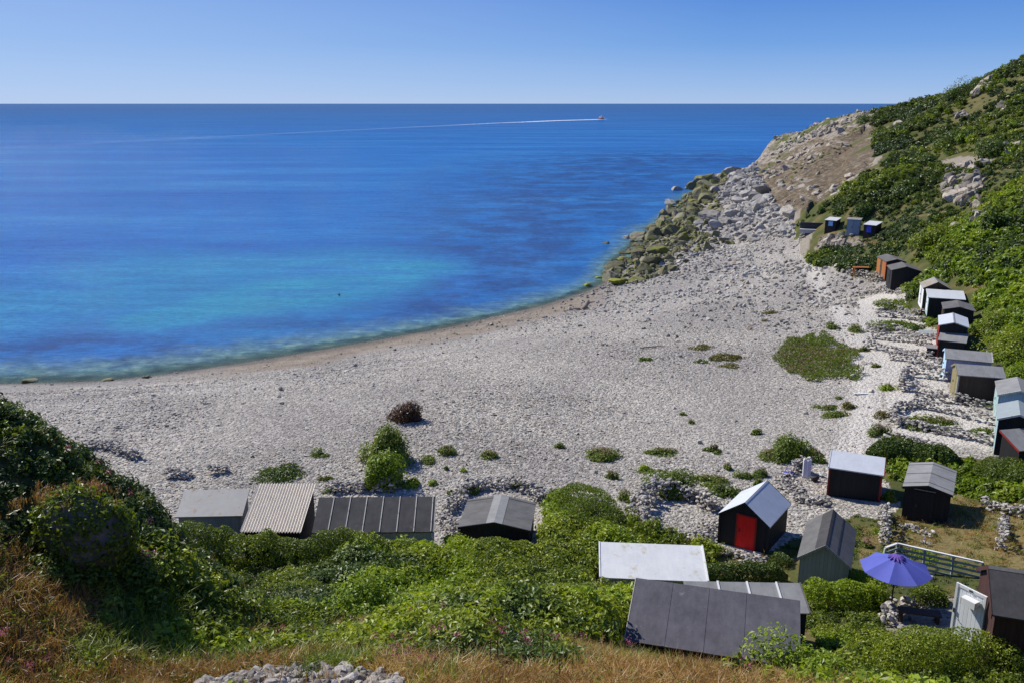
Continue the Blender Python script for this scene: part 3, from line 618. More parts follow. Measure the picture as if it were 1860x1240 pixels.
# coarse cobbles among them, thicker along the lower beach and toward the boulders
x, y = polar_pts(42000, -36, 34, 45, 170, 1.0)
k = ~in_any(x, y, [TERR]) & ~green_w(x, y) & ~cliff_w(x, y); x, y = x[k], y[k]; zb = height(x, y)
bd = np.hypot(x - 42, y - 120)
pr = np.clip(.015 + .16 * np.clip(1 - np.abs(zb - 1.6) / 1.0, 0, 1) * (x > -20) + 1.3 * np.clip(1.15 - bd / 58, 0, 1), 0, 1) * np.clip(.6 + fbm(x, y, 10, 3, 54), 0, 1)
k = (rng.random(len(x)) < pr) & (zb > .1); x, y, zb, bd = x[k], y[k], zb[k], bd[k]
sc = (.10 + .17 * rng.random(len(x)) ** 3) * (1 + 1.0 * np.clip(1 - bd / 50, 0, 1))
scatter('beach_cobbles', np.c_[x, y, zb + sc * .2], sc, protos('cobble', ROCKS, M_PEB), up=.4)

# ------------------------------------------------------------------ boulders at the foot of the headland
def spread_boulders(n, rmin, pool, seed):
    g = np.random.default_rng(seed); lo, hi = BOULD.min(0), BOULD.max(0); out = []
    while len(out) < n:
        p = lo + g.random((4000, 2)) * (hi - lo)
        p = p[inside(p[:, 0], p[:, 1], BOULD)]
        w = np.clip(90 / np.hypot(p[:, 0], p[:, 1]), .15, 1) ** 1.1; p = p[g.random(len(p)) < w]
        for a in p:
            if all((a[0] - b[0]) ** 2 + (a[1] - b[1]) ** 2 > rmin ** 2 for b in out[-400:]):
                out.append(a)
                if len(out) >= n: break
    return np.array(out)
BIGM = [mk('boulder_mesh', V, F, None, link=False).data for V, F in BIGS]
for i, m in enumerate(BIGM): m.materials.append(M_BLD)
ALGM = [m.copy() for m in BIGM]
for m in ALGM: m.materials.clear(); m.materials.append(M_ALG)
YELM = BIGM[3].copy(); YELM.materials.clear(); YELM.materials.append(M_YEL)
def boulder(name, mesh, x, y, s, sz=1.0, rz=None, tilt=.25, sink=.25, z=None, label=None, group=None, cat='boulder'):
    o = bpy.data.objects.new(name, mesh); COL.objects.link(o)
    o.location = (x, y, (gz(x, y) if z is None else z) + s * .75 * sz * (.5 - sink)); o.scale = (s, s, s * sz)
    o.rotation_euler = (random.gauss(0, tilt), random.gauss(0, tilt), random.uniform(0, 6.28) if rz is None else rz)
    return tag(o, label, cat, group)
bp = spread_boulders(300, 1.1, None, 5)
zb = height(bp[:, 0], bp[:, 1])
for (x, y), z in zip(bp, zb):
    d = math.hypot(x, y); wetz = z + .5 * float(fbm(np.array([x]), np.array([y]), 12, 3, 61)[0])
    s = (.45 + .95 * random.random() ** 2.2) * (1 + .006 * (d - 110)) * (1.15 if z < 1 else 1)
    low = wetz < 1.5
    boulder('boulder', random.choice(ALGM if low else BIGM), x, y, s, random.uniform(.75, 1.1), z=max(z, -.15),
            label='olive weed stained boulder low on the wet side of the tumbled rocks below the headland' if low else 'pale grey boulder high on the dry side of the tumbled rocks below the headland',
            group='weedy boulders along the waterline' if low else 'dry boulders under the cliff')
p = spread_boulders(2200, .3, None, 6); zb = height(p[:, 0], p[:, 1]); d = np.hypot(p[:, 0], p[:, 1])
sc = (.22 + .36 * rng.random(len(p)) ** 2) * (1 + .006 * np.clip(d - 100, 0, 300))
low = zb + .5 * fbm(p[:, 0], p[:, 1], 12, 3, 61) < 1.5
scatter('small_weedy_rocks', np.c_[p[low], np.maximum(zb[low], -.1) + sc[low] * .2], sc[low], protos('weedy_rock', ROCKS, M_ALG), up=.4)
scatter('small_grey_rocks', np.c_[p[~low], zb[~low] + sc[~low] * .2], sc[~low], protos('grey_rock', ROCKS, M_BLD), up=.4)
for u, v, w, sz, kind, lab in [
    (1231, 346, 20, .75, 'b', 'round brown boulder standing in the sea, left of the farthest rocks'), (1250, 343, 9, 1.1, 'b', 'small upright boulder in the sea close right of the round brown one'),
    (1249, 360, 17, 1.1, 'a', 'dark blocky boulder in the sea nearest the tumbled rocks'), (1217, 371, 24, .7, 'b', 'flat topped boulder in the sea with a pale slab on top'),
    (1213, 386, 12, .8, 'b', 'small pale boulder just in the sea below the flat topped one'), (1140, 433, 16, .8, 'b', 'brown boulder alone in the sea off the middle of the weedy rocks'),
    (1101, 443, 15, .6, 'a', 'low brown rock alone in the sea farthest left of the rocks'), (1293, 324, 14, 1.2, 'b', 'grey boulder standing at the far water edge left of the long slab'),
    (1310, 325, 24, .6, 'b', 'long tilted grey slab leaning at the far water edge'), (1333, 328, 25, .8, 'b', 'largest grey boulder at the far end of the rocks by the water'),
    (1163, 447, 18, .8, 'a', 'dark weedy rock at the water edge of the middle rocks'), (1067, 519, 13, .9, 'y', 'small yellow green weed covered rock in the shallows'),
    (1091, 505, 14, .5, 'y', 'flat yellow weed covered rock awash beside the weedy boulders'), (1124, 521, 34, .45, 'y', 'broad low rock thick with bright yellow weed at the near end of the boulders'),
    (1367, 437, 34, .7, 'b', 'large smooth brown boulder, left of a pair at the edge of the shingle'), (1391, 436, 28, .8, 'b', 'large smooth brown boulder, right of a pair at the edge of the shingle'),
    (1404, 396, 26, 1.0, 'b', 'dark grey boulder at the foot of the brown slope'), (1282, 428, 22, 1.0, 'a', 'dark boulder in the middle of the tumbled rocks'),
    (50, 693, 26, .5, 'a', 'olive weedy rock at the water edge far left'), (200, 690, 24, .35, 'a', 'flat dark rock on the wet shingle at far left'), (268, 688, 20, .35, 'a', 'flat dark rock half buried in the wet grey shingle')]:
    x, y, _ = at_z(u, v, .0 if u < 1360 and v < 700 else gz(*at_z(u, v, 3)[:2])); mpp = math.hypot(x, y, 24) / FPX
    boulder('boulder', {'b': random.choice(BIGM), 'a': random.choice(ALGM), 'y': YELM}[kind], x, y, w * mpp / 2 * 1.1, sz, label=lab, tilt=.1, sink=.15, z=max(gz(x, y), -.12))
# drifts of rock on the cliff
lo, hi = CLIFF.min(0), CLIFF.max(0); p = lo + rng.random((16000, 2)) * (hi - lo); k = cliff_w(p[:, 0], p[:, 1]); p = p[k]; rk = np.clip((np.hypot(p[:, 0], p[:, 1]) - 235) / 70, 0, 1)
k = rng.random(len(p)) < .9 * np.clip(.08 + .5 * rk + 1.5 * fbm(p[:, 0], p[:, 1], 18, 3, 62), .03, 1) * .8; p = p[k]
sc = .3 + 1.3 * rng.random(len(p)) ** 3.5
scatter('cliff_rocks', lift(p[:, 0], p[:, 1], -.05), sc, protos('cliff_rock', [rock(800 + i, ICO2, 12, .55, .04) for i in range(8)], M_OUT), up=.55)

p = lo + rng.random((9000, 2)) * (hi - lo); k = cliff_w(p[:, 0], p[:, 1]) & (fbm(p[:, 0], p[:, 1], 14, 3, 64) > .12); p = p[k]; CLIFF_SCRUB = p

# ------------------------------------------------------------------ rock outcrops on the hillside
def outcrop(label, poly, n, smin, smax, seed, group=None):
    g = np.random.default_rng(seed); P = np.array(poly, float); lo, hi = P.min(0), P.max(0); pts = []
    while len(pts) < n:
        q = lo + g.random(2) * (hi - lo)
        if inside(np.array([q[0]]), np.array([q[1]]), P)[0]: pts.append(q)
    W = ground(np.array(pts)[:, 0], np.array(pts)[:, 1]); c = W.mean(0); V = []; F = []; b = 0
    for w in W:
        v, f = BIGS[g.integers(0, 8)]; s = g.uniform(smin, smax); a = g.uniform(0, 6.28); ca, sa = math.cos(a), math.sin(a)
        v = v * [s, s * .75, s * g.uniform(.8, 1.5)]; v = np.c_[v[:, 0] * ca - v[:, 1] * sa, v[:, 0] * sa + v[:, 1] * ca, v[:, 2]] + (w - c) + [0, 0, s * .15]
        V.append(v); F.append(f + b); b += len(v)
    o = mk('rock_outcrop', np.concatenate(V), np.concatenate(F), M_OUT); o.location = c
    return tag(o, label, 'rocks', group)
outcrop('tall pale crag showing through the green hillside above the huts', [(1722, 305), (1790, 300), (1786, 345), (1760, 372), (1730, 372), (1712, 345)], 120, .3, 1.05, 1)
outcrop('lower broken spur of pale rock running down below the tall crag', [(1760, 362), (1782, 365), (1786, 405), (1770, 408)], 34, .25, .8, 2)
outcrop('thin pale rock rib left of the lower broken spur', [(1733, 392), (1740, 392), (1738, 428), (1732, 428)], 14, .2, .5, 3)
outcrop('slanting grey rock ledge high by the skyline trees', [(1765, 172), (1796, 150), (1800, 156), (1772, 176)], 22, .7, 1.8, 4)
outcrop('pale square boulder on the path bend in the upper hillside', [(1623, 229), (1640, 227), (1640, 237), (1624, 238)], 5, .6, 1.2, 5)
outcrop('cluster of pale rocks in the upper middle of the hillside', [(1736, 206), (1756, 206), (1756, 220), (1740, 222)], 12, .5, 1.1, 6)
outcrop('flat white rock slab at the right of the hillside', [(1820, 269), (1844, 268), (1842, 278), (1824, 278)], 5, .8, 1.4, 7)
outcrop('small pale rocks high on the right edge of the hillside', [(1815, 200), (1832, 198), (1832, 206), (1818, 208)], 4, .8, 1.4, 8)
outcrop('low whitish rock shelf below the three far huts', [(1492, 436), (1530, 432), (1545, 444), (1505, 452), (1485, 450)], 40, .25, .75, 9)
outcrop('jagged grey rocks along the crest of the headland', [(1470, 246), (1540, 214), (1548, 220), (1490, 252)], 24, .6, 1.5, 10)

# ------------------------------------------------------------------ scrub on the slopes
SC_N = protos('scrub_clump', [clump(400 + i, 130, .55, .55, .075) for i in range(5)], M_SCRUB)
SC_L = protos('lime_clump', [clump(420 + i, 95, .5, .55, .09) for i in range(3)], M_LIME)
SC_D = protos('dark_clump', [clump(430 + i, 130, .55, .55, .075) for i in range(3)], M_DARK)
SC_F = protos('hill_clump', [clump(440 + i, 170, 1.0, .95, .19, 9) for i in range(5)], M_SCRUB)
SC_FD = protos('hill_dark_clump', [clump(450 + i, 170, 1.0, 1.05, .19, 9) for i in range(4)], M_DARK)
SC_FL = protos('hill_lime_clump', [clump(460 + i, 150, 1.0, 1.1, .22, 9) for i in range(4)], M_LIME)
GRASSY = [np.array([(1.5, 14), (10.5, 14), (9.8, 20.5), (8.6, 22), (3.2, 23.2), (2.6, 20.5), (1, 17.8)])]
def ok_scrub(x, y, m=.5):
    return green_w(x, y) & ~cliff_w(x, y) & hut_clear(x, y, m) & ~in_any(x, y, LAWNS + RUBP)
x, y = polar_pts(24000, -52, 46, 13.5, 46, 1.6)
d = np.hypot(x, y); k = ok_scrub(x, y, .45) & ~in_any(x, y, GRASSY) & (rng.random(len(x)) > dry_amount(x, y) * 1.15); x, y, d = x[k], y[k], d[k]
n1 = fbm(x, y, 4.5, 3, 71); n2 = fbm(x, y, 2.2, 2, 72); n3 = fbm(x, y, 6, 3, 73)
left = np.clip((-6.1 - x) / 1.2, 0, 1) * np.clip((d - 18.5) / 1.5, 0, 1)            # ivy on the bank, its leaf colour darkened for the shadow there
sc = (.55 + .45 * rng.random(len(x)) + .35 * n1) * (1 - .22 * left); dz = np.clip(.22 + 1.05 * n1 + .35 * n3 + .55 * n2, 0, 1.15) * (1 - .85 * left) * np.clip((d - 14) / 6, .2, 1)
lime = (n2 + .5 * np.exp(-((x + 3.0) ** 2 + (y - 24.5) ** 2) / 6) > .30) & (left < .3); dark = ~lime & ((n3 < -.36) | ((left > .4) & (n2 < -.02)))
lowz = np.clip((x - 8.0) / 1.5, 0, 1); dz *= 1 - .75 * lowz; sc *= 1 - .35 * lowz
P = lift(x, y) + np.c_[x * 0, x * 0, dz - .1]; tint = -.12 * lowz - .12 * left + .30 * n1 + .25 * n2 + .13 * rng.normal(size=len(x))
for nm, mm, cc in (('slope_scrub', ~lime & ~dark, SC_N), ('slope_brambles', lime, SC_L), ('ivy_cover', dark, SC_D)):
    scatter(nm, P[mm], sc[mm], cc, tint[mm], .3)
# hillside on the right
x, y = polar_pts(95000, 9, 46, 46, 420, .75)
d = np.hypot(x, y); k = ok_scrub(x, y, .9) & (near_path := np.ones(len(x), bool)); x, y, d = x[k], y[k], d[k]
pathpts = np.vstack([march(np.interp(np.linspace(0, len(p) - 1, 30), range(len(p)), [a[0] for a in p]), np.interp(np.linspace(0, len(p) - 1, 30), range(len(p)), [a[1] for a in p]), base_h) for p in PATHS])
dm = np.min(np.hypot(x[:, None] - pathpts[None, :, 0], y[:, None] - pathpts[None, :, 1]), 1); k = dm > 1.2 + .012 * d; x, y, d = x[k], y[k], d[k]
n1 = fbm(x, y, 16, 3, 81); n2 = fbm(x, y, 9, 3, 82); n3 = fbm(x, y, 40, 3, 83)
az = np.degrees(np.arctan2(x, y))
yel = np.exp(-((az - 28.5) / 4.5) ** 2) * np.clip((125 - d) / 35, 0, 1)
hx = np.min([np.hypot(x - h[2], y - h[3]) for h in HUTS], 0); nearhut = np.clip((hx - 1.2) / 3, 0, 1)
bare = (d > 140) & (fbm(x, y, 30, 4, 42) > .12) & (rng.random(len(x)) < .8); k = ~bare & (rng.random(len(x)) < .62 + .38 * np.clip(n1 * 2 + .6, 0, 1))
x, y, d, n1, n2, n3, yel, nearhut = [a[k] for a in (x, y, d, n1, n2, n3, yel, nearhut)]
sc = (.40 + .75 * rng.random(len(x)) ** 1.5) * (1 + .55 * n1) * (.6 + .55 * np.clip((d - 60) / 120, 0, 1.4)) * (.35 + .65 * nearhut)
P = lift(x, y); P[:, 2] += np.clip(.3 + 1.4 * n2, 0, 1.4) * sc * nearhut * .8 - .15
tint = .25 * n2 + .30 * n3 + .12 * rng.normal(size=len(x)) - .0022 * np.clip(d - 90, 0, 120)
lime = (yel * .75 + n2 * .5 + .15 * rng.normal(size=len(x)) > .45); dark = ~lime & (n2 + .5 * n3 + .12 * rng.normal(size=len(x)) < -.08)
for nm, mm, cc in (('hillside_scrub', ~lime & ~dark, SC_F), ('hillside_yellow_shrubs', lime, SC_FL), ('hillside_dark_thicket', dark, SC_FD)):
    scatter(nm, P[mm], sc[mm], cc, tint[mm], .25)

p = CLIFF_SCRUB; scatter('cliff_scrub', lift(p[:, 0], p[:, 1], -.1), .25 + .45 * rng.random(len(p)) ** 2, SC_F, -.15 + .15 * rng.normal(size=len(p)), .3)

# ------------------------------------------------------------------ dry and green grass, flowers
T_DRY = protos('dry_tuft', [tuft(500 + i, 30, .2, .36, .0055) for i in range(8)], M_DRY)
T_GRN = protos('green_tuft', [tuft(510 + i, 40, .18, .32, .006) for i in range(5)], M_SCRUB)
T_FAR = protos('lawn_tuft', [tuft(520 + i, 40, .3, .2, .012) for i in range(5)], [M_OLIVE, M_DRY, M_OLIVE, M_DRY, M_SCRUB])
x, y = polar_pts(20000, -44, 44, 9.5, 21.5, 1.5); k = green_w(x, y) & (rng.random(len(x)) < .10 + .8 * dry_amount(x, y)) & hut_clear(x, y, .1) & (~in_any(x, y, RUBP[:1]) | (rng.random(len(x)) < .03)); x, y = x[k], y[k]
g_ = fbm(x, y, 1.6, 3, 91) + .35 * np.clip(1 - dry_amount(x, y), 0, 1); gr = g_ > .42
wk = rng.random(len(x)) < .10 + .55 * np.clip(fbm(x, y, 2.6, 3, 95) + .1 + .25 * (x < -2), 0, 1); xw, yw = x[wk], y[wk]
scatter('foreground_weeds', lift(xw, yw, -.02), .22 + .30 * rng.random(len(xw)), protos('weed_clump', [clump(470 + i, 60, .55, .75, .085) for i in range(4)], M_SCRUB), -.1 + .35 * fbm(xw, yw, 1.5, 2, 96) + .15 * rng.normal(size=len(xw)), .3)
scatter('dry_grass', lift(x[~gr], y[~gr]), .5 + .75 * rng.random((~gr).sum()), T_DRY, .45 * fbm(x[~gr], y[~gr], 1.8, 3, 92) + .15 * rng.normal(size=(~gr).sum()), .45)
scatter('green_grass', lift(x[gr], y[gr]), .7 + .7 * rng.random(gr.sum()), T_GRN, .2 * rng.normal(size=gr.sum()), .25)
x, y = polar_pts(30000, -5, 46, 13.5, 26, 1.6); k = in_any(x, y, GRASSY) & hut_clear(x, y, .05); x, y = x[k], y[k]
gr = rng.random(len(x)) < .62 + .5 * fbm(x, y, 2.5, 2, 93)
scatter('slope_grass', lift(x[gr], y[gr]), .6 + .5 * rng.random(gr.sum()), T_GRN, .15 + .2 * rng.normal(size=gr.sum()), .3)
scatter('slope_dry_grass', lift(x[~gr], y[~gr]), .6 + .5 * rng.random((~gr).sum()), T_DRY, None, .3)
px_ = []
for L in LAWNS:
    lo, hi = L.min(0), L.max(0); p = lo + rng.random((int(9 * np.prod(hi - lo)), 2)) * (hi - lo); px_.append(p[inside(p[:, 0], p[:, 1], L) & hut_clear(p[:, 0], p[:, 1], .05)])
p = np.vstack(px_); scatter('lawn_grass', lift(p[:, 0], p[:, 1]), .5 + .6 * rng.random(len(p)), T_FAR, .15 * rng.normal(size=len(p)), .3)
g = np.random.default_rng(9); Vf, Ff = leaf_quads(g.normal(size=(26, 3)) * [.05, .05, .03] + [0, 0, .38], g.normal(size=(26, 3)) + [0, 0, 1], .017, g)
x, y = polar_pts(1500, -40, 30, 12, 21, 1); k = green_w(x, y) & (fbm(x, y, 2.2, 3, 94) > .30) & (rng.random(len(x)) < .35) & hut_clear(x, y, .3) & ~in_any(x, y, RUBP[:1]); x, y = x[k], y[k]
scatter('magenta_wildflowers', lift(x, y, .12), .7 + .6 * rng.random(len(x)), protos('wildflower', [(Vf, Ff)], M_PURP), None, .3)
# rubble at the lip of the path below the camera
pr_ = []
for L, nn, s0 in ((RUBP[0], 2200, .055), (RUBP[1], 120, .06), (RUBP[2], 150, .12)):
    lo, hi = L.min(0), L.max(0); p = lo + rng.random((nn * 3, 2)) * (hi - lo); p = p[inside(p[:, 0] + fbm(p[:, 0], p[:, 1], 1.2, 3, 33) * .5, p[:, 1] + fbm(p[:, 0], p[:, 1], 1.2, 3, 34) * .5, L)][:nn]; pr_.append((p, s0 * (.3 + 2.4 * rng.random(len(p)) ** 5)))
p = np.vstack([a for a, _ in pr_]); sc = np.concatenate([b for _, b in pr_]); scatter('path_rubble', lift(p[:, 0], p[:, 1], .0) + np.c_[sc * 0, sc * 0, sc * .2], sc, protos('rubble_stone', ROCKS, M_RUB), None, .4)

# ------------------------------------------------------------------ single bushes and plants
def bush(name, label, cat, u, v, w, h, mat, n=1200, leaf=.05, depth=1.0, lobes=9, seed=0, flowers=None, trunk=False, group=None, sink=.1, xyz=None):
    """w: width in photo pixels at that distance, h: height in metres; stands where pixel (u, v) meets the ground"""
    if xyz is None: xyz = ground(u, v)[0]
    x, y, z = xyz; mpp = math.hypot(x, y, CAM_Z - z) / FPX; rx = w * mpp / 2; g = np.random.default_rng(1000 + seed + int(u) * 7 + int(v))
    az_ = math.atan2(-x, y)
    P, Nr = crown_points(n, rx * 1.15, rx * depth * 1.15, h * 1.1, g, lobes); V, F = leaf_quads(P, Nr, leaf, g)
    if trunk:
        o = empty(name, (x, y, z - sink), az_, label, cat, group); mk('crown', V, F, mat, o)
        t = MB()
        for k in range(4):
            a = g.uniform(0, 6.28); t.tube([(0, 0, -.2), (math.cos(a) * rx * .12, math.sin(a) * rx * .12, h * .25), (math.cos(a) * rx * .3, math.sin(a) * rx * .3, h * .55)], [h * .035, h * .022, h * .006], 6)
        t.build('trunk', M_BARK, o)
    else:
        o = mk(name, V, F, mat); o.location = (x, y, z - sink); o.rotation_euler = (0, 0, az_); tag(o, label, cat, group)
    if flowers:
        m, nf = flowers; k = np.argsort(-P[:, 2] - .3 * g.random(len(P)) * h)[:nf]
        V, F = leaf_quads(P[k] + [0, 0, leaf], Nr[k] + [0, 0, 1], leaf * .75, g); mk('flower_heads', V, F, m, o)
    return o
PLN = 'plants scattered over the shingle'
for u, v, w, h, mat, fl, lab in [
    (510, 862, 122, .45, M_DARK, 0, 'wide dark green mat of plants on shingle above the corrugated roof'),
    (587, 824, 46, .4, M_PLANT, 0, 'round green tuft on shingle above the corrugated roof'),
    (594, 867, 30, .35, M_PLANT, 40, 'small reddish tuft right of the wide dark green mat'),
    (598, 893, 26, .35, M_PLANT, 0, 'little green tuft at the right corner of the corrugated roof'),
    (782, 836, 42, .4, M_PLANT, 0, 'green tuft close right of the tall green bush'),
    (813, 820, 42, .55, M_PLANT, 60, 'taller green plant with rusty top, right of the tall green bush'),
    (886, 827, 40, .38, M_PLANT, 60, 'low green tuft with pale pink fringe, second right of the tall green bush'),
    (842, 853, 16, .25, M_LIME, 0, 'tiny lime green tuft above the dark gabled roof'), (811, 850, 13, .25, M_PLANT, 0, 'tiny dark green tuft between bush and dark gabled roof'),
    (790, 877, 26, .3, M_LIME, 0, 'small lime tuft above the right end of the long battened roof'), (856, 893, 34, .5, M_PLANT, 0, 'leggy green shrub by the rubble above the dark gabled roof'),
    (818, 893, 14, .25, M_PLANT, 0, 'tiny tuft at the rubble corner left of the dark gabled roof'), (940, 880, 26, .35, M_PLANT, 0, 'green tuft behind the ridge of the dark gabled roof'),
    (1015, 810, 26, .35, M_PLANT, 0, 'small round tuft alone on shingle, right of centre'), (1095, 828, 80, .45, M_PLANT, 80, 'long low green plant with rusty fringe in mid shingle'),
    (1202, 821, 62, .35, M_PLANT, 40, 'long thin green plant right of the long low one'), (1168, 852, 36, .4, M_LIME, 0, 'pale green tuft below the long thin plant'),
    (1112, 866, 28, .45, M_PLANT, 50, 'green tuft with red brown top below the long low plant'), (1299, 817, 36, .4, M_PLANT, 70, 'bushy tuft with pink flowers right of the long thin plant'),
    (1283, 816, 18, .25, M_PLANT, 0, 'small green tuft touching the left of the pink flowered tuft'), (1376, 785, 26, .35, M_PLANT, 0, 'round green tuft alone above the dark round bush'),
    (1241, 752, 16, .25, M_PLANT, 0, 'tiny green tuft high in mid shingle, upper of two'), (1257, 766, 14, .25, M_PLANT, 12, 'tiny reddish tuft high in mid shingle, lower of two'),
    (1325, 848, 24, .35, M_PLANT, 30, 'small green tuft with pink fringe left of the dark round bush'), (1350, 864, 36, .4, M_PLANT, 0, 'green tuft, left half of a pair under the dark round bush'),
    (1382, 862, 34, .4, M_PLANT, 40, 'pinkish tuft, right half of a pair under the dark round bush'), (1376, 876, 24, .3, M_PLANT, 0, 'low green tuft at the back of the red doored hut'),
    (1140, 905, 44, .5, M_PLANT, 50, 'brown and green straggly plant on the left of the horseshoe wall'), (1150, 925, 30, .4, M_PLANT, 0, 'green tuft on the outer left side of the horseshoe wall'),
    (1290, 873, 72, .4, M_PLANT, 30, 'green spread of plants right of the big dark shrub'), (1312, 895, 70, .5, M_PLANT, 20, 'green plants behind the left eave of the red doored hut'),
    (1400, 828, 58, .5, M_PLANT, 110, 'pink topped plants at the left foot of the dark round bush'), (1478, 822, 36, .4, M_PLANT, 40, 'pink tinged plant right of the dark round bush'), (1492, 836, 30, .5, M_PLANT, 20, 'green plant at the left end of the pale blue roofed hut'),
    (1171, 652, 30, .35, M_PLANT, 0, 'lone flat green cushion in the middle of the pale shingle'), (1273, 631, 52, .35, M_OLIVE, 0, 'olive cushion plant, upper left of the olive patches'),
    (1320, 648, 62, .3, M_OLIVE, 0, 'olive brown straggling mat, right of the olive patches'), (1276, 655, 26, .25, M_PLANT, 0, 'small green cushion under the olive cushion'), (1325, 662, 46, .22, M_OLIVE, 0, 'thin olive mat at the lower edge of the olive patches'),
    (1401, 567, 42, .3, M_OLIVE, 0, 'small olive mat far up the pale shingle'), (1390, 581, 20, .2, M_OLIVE, 0, 'tiny olive mat under the far olive one'),
    (1514, 594, 28, .6, M_PLANT, 0, 'dark round tuft on shingle left of the dry stone terraces'), (1552, 600, 40, .6, M_PLANT, 60, 'rusty topped green plant beside the dark round tuft'),
    (1566, 636, 26, .5, M_PLANT, 20, 'dark tuft at the seaward end of a terrace wall'), (1500, 738, 40, .35, M_PLANT, 20, 'left plant of the sparse group by the shingle path'), (1520, 753, 44, .35, M_PLANT, 10, 'lower plant of the sparse group by the shingle path'),
    (1543, 737, 34, .4, M_OLIVE, 10, 'yellowish right plant of the sparse group by the shingle path'), (1527, 722, 18, .25, M_PLANT, 0, 'smallest plant at the top of the sparse group by the path'),
    (1600, 752, 44, .55, M_OLIVE, 30, 'yellow green plant right of the shingle path beside terrace stones'), (1598, 787, 42, .55, M_PLANT, 120, 'pink flowered round plant at the foot of the terraces'),
    (1613, 706, 38, .5, M_LIME, 20, 'yellow green plant by the terrace wall above the path'), (1590, 665, 22, .35, M_PLANT, 20, 'small pale tuft between path and terrace walls'), (1622, 792, 40, .4, M_PLANT, 60, 'pinkish low plant at the left end of the lowest terrace wall'),
    (1700, 772, 120, .45, M_PLANT, 90, 'strip of red and green plants inside the lowest terrace'), (1640, 594, 120, .5, M_PLANT, 0, 'dark green strip of plants between two upper terrace walls'), (1665, 597, 34, .5, M_DARK, 0, 'dark clump at the inner end of the green terrace strip'),
    (1640, 552, 90, .5, M_PLANT, 0, 'grey green leafy row of plants in the upper terrace'), (1690, 582, 30, .5, M_PLANT, 0, 'green tuft in front of the dark round roofed hut'), (1785, 785, 44, .4, M_PLANT, 0, 'green tuft by the dark hut at the right end of the lowest terrace'),
    (1572, 990, 34, .4, M_PLANT, 60, 'magenta flowered plant right of the grey gabled hut'), (1590, 968, 36, .45, M_LIME, 0, 'lime tuft beside the narrow stone wall'), (1612, 905, 30, .6, M_LIME, 0, 'lime tuft on top of the narrow stone wall'), (1250, 985, 60, .35, M_OLIVE, 20, 'yellowish grass tuft inside the horseshoe wall')]:
    far_k = 1 + max(0, (1000 - v) / 500)
    bush('plant', lab, 'plant', u, v + 2, w, h * 1.25, mat, int(w * 34), (.06 if w > 60 else .045) * far_k, depth=.75 if w > 60 else .9, lobes=12 if w > 60 else 7, flowers=(M_PINK if lab.find('magenta') < 0 else M_PURP, fl) if fl else None, group=PLN)
bush('bush', 'tall green bush on the shingle above the long battened roof', 'bush', 714, 835, 108, 2.5, M_PLANT, 8000, .085, trunk=True)
bush('bush', 'bright lime bush in front of the tall green bush', 'bush', 697, 880, 80, 2.0, M_LIME, 5200, .085, trunk=True)
bush('bush', 'yellowish low bush at the right foot of the lime bush', 'bush', 745, 882, 48, .6, M_LIME, 1500, .07)
bush('bush', 'brown dead bush lying behind the tall green bush', 'bush', 738, 762, 72, 1.3, M_BROWN, 4600, .08, depth=.9)
bush('bush', 'thin brown dead stems left of the dead bush', 'bush', 717, 758, 40, .4, M_BROWN, 500, .04, depth=.6)
bush('bush', 'dark round bush on the shingle left of the pale blue roofed hut', 'bush', 1432, 826, 78, 1.9, M_PLANT, 5200, .085, trunk=True)
bush('bush', 'big dark green shrub overhanging the horseshoe wall', 'bush', 1222, 893, 104, 1.3, M_PLANT, 6400, .075, trunk=True)
# the oval patch of vegetation on the shingle
P_ = wpoly([(1408, 640), (1440, 618), (1478, 608), (1520, 622), (1552, 650), (1560, 680), (1545, 698), (1490, 692), (1440, 680), (1415, 665)])
def patch(name, label, cat, poly, dens, leaf, hgt, mat, extra=None, seed=0, hill=None):
    g = np.random.default_rng(seed); lo, hi = poly.min(0), poly.max(0); p = lo + g.random((int(dens * np.prod(hi - lo)), 2)) * (hi - lo)
    jx, jy = fbm(p[:, 0], p[:, 1], 2, 3, seed), fbm(p[:, 0], p[:, 1], 2, 3, seed + 1); p = p[inside(p[:, 0] + jx * 1.3, p[:, 1] + jy * 1.3, poly) & (fbm(p[:, 0], p[:, 1], 1.2, 2, seed + 9) > -.45)]
    c = np.r_[poly.mean(0), 0]; c[2] = gz(c[0], c[1]); H = hgt * (.35 + .65 * np.clip(.5 + fbm(p[:, 0], p[:, 1], 1.6, 3, seed + 2), 0, 1))
    if hill is not None: H = H + hill * np.clip(1 - (((p - poly.mean(0)) / ((hi - lo) / 2)) ** 2).sum(1), 0, 1) ** .7
    z = height(p[:, 0], p[:, 1]); low = 0 if hill is None else .55
    P = np.c_[p, z + H * (low + (1 - low) * g.random(len(p)) ** .5)] - c; Nr = g.normal(size=(len(p), 3)) * .8 + [0, 0, .6]
    V, F = leaf_quads(P, Nr, leaf, g); o = mk(name, V, F, mat); o.location = c
    if extra:
        m, f = extra; k = g.random(len(p)) < f * np.clip(.5 + 2.5 * fbm(p[:, 0], p[:, 1], 4, 3, seed + 5), 0, 1); V, F = leaf_quads(P[k] + [0, 0, .08], Nr[k] + [0, 0, 1], leaf * .8, g); mk('flower_heads', V, F, m, o)
    return tag(o, label, cat)
patch('plant_patch', 'large oval patch of green and rusty plants on the shingle', 'plants', P_, 240, .075, .6, M_PLANT, (M_PINK, .22), 601)
patch('bramble_mound', 'rounded green bramble mound between dark gabled roof and horseshoe wall', 'bush', wpoly([(985, 915), (1010, 898), (1060, 898), (1105, 925), (1140, 965), (1150, 985), (1085, 1000), (985, 985)]), 420, .05, .5, M_PLANT, None, 611, .9)
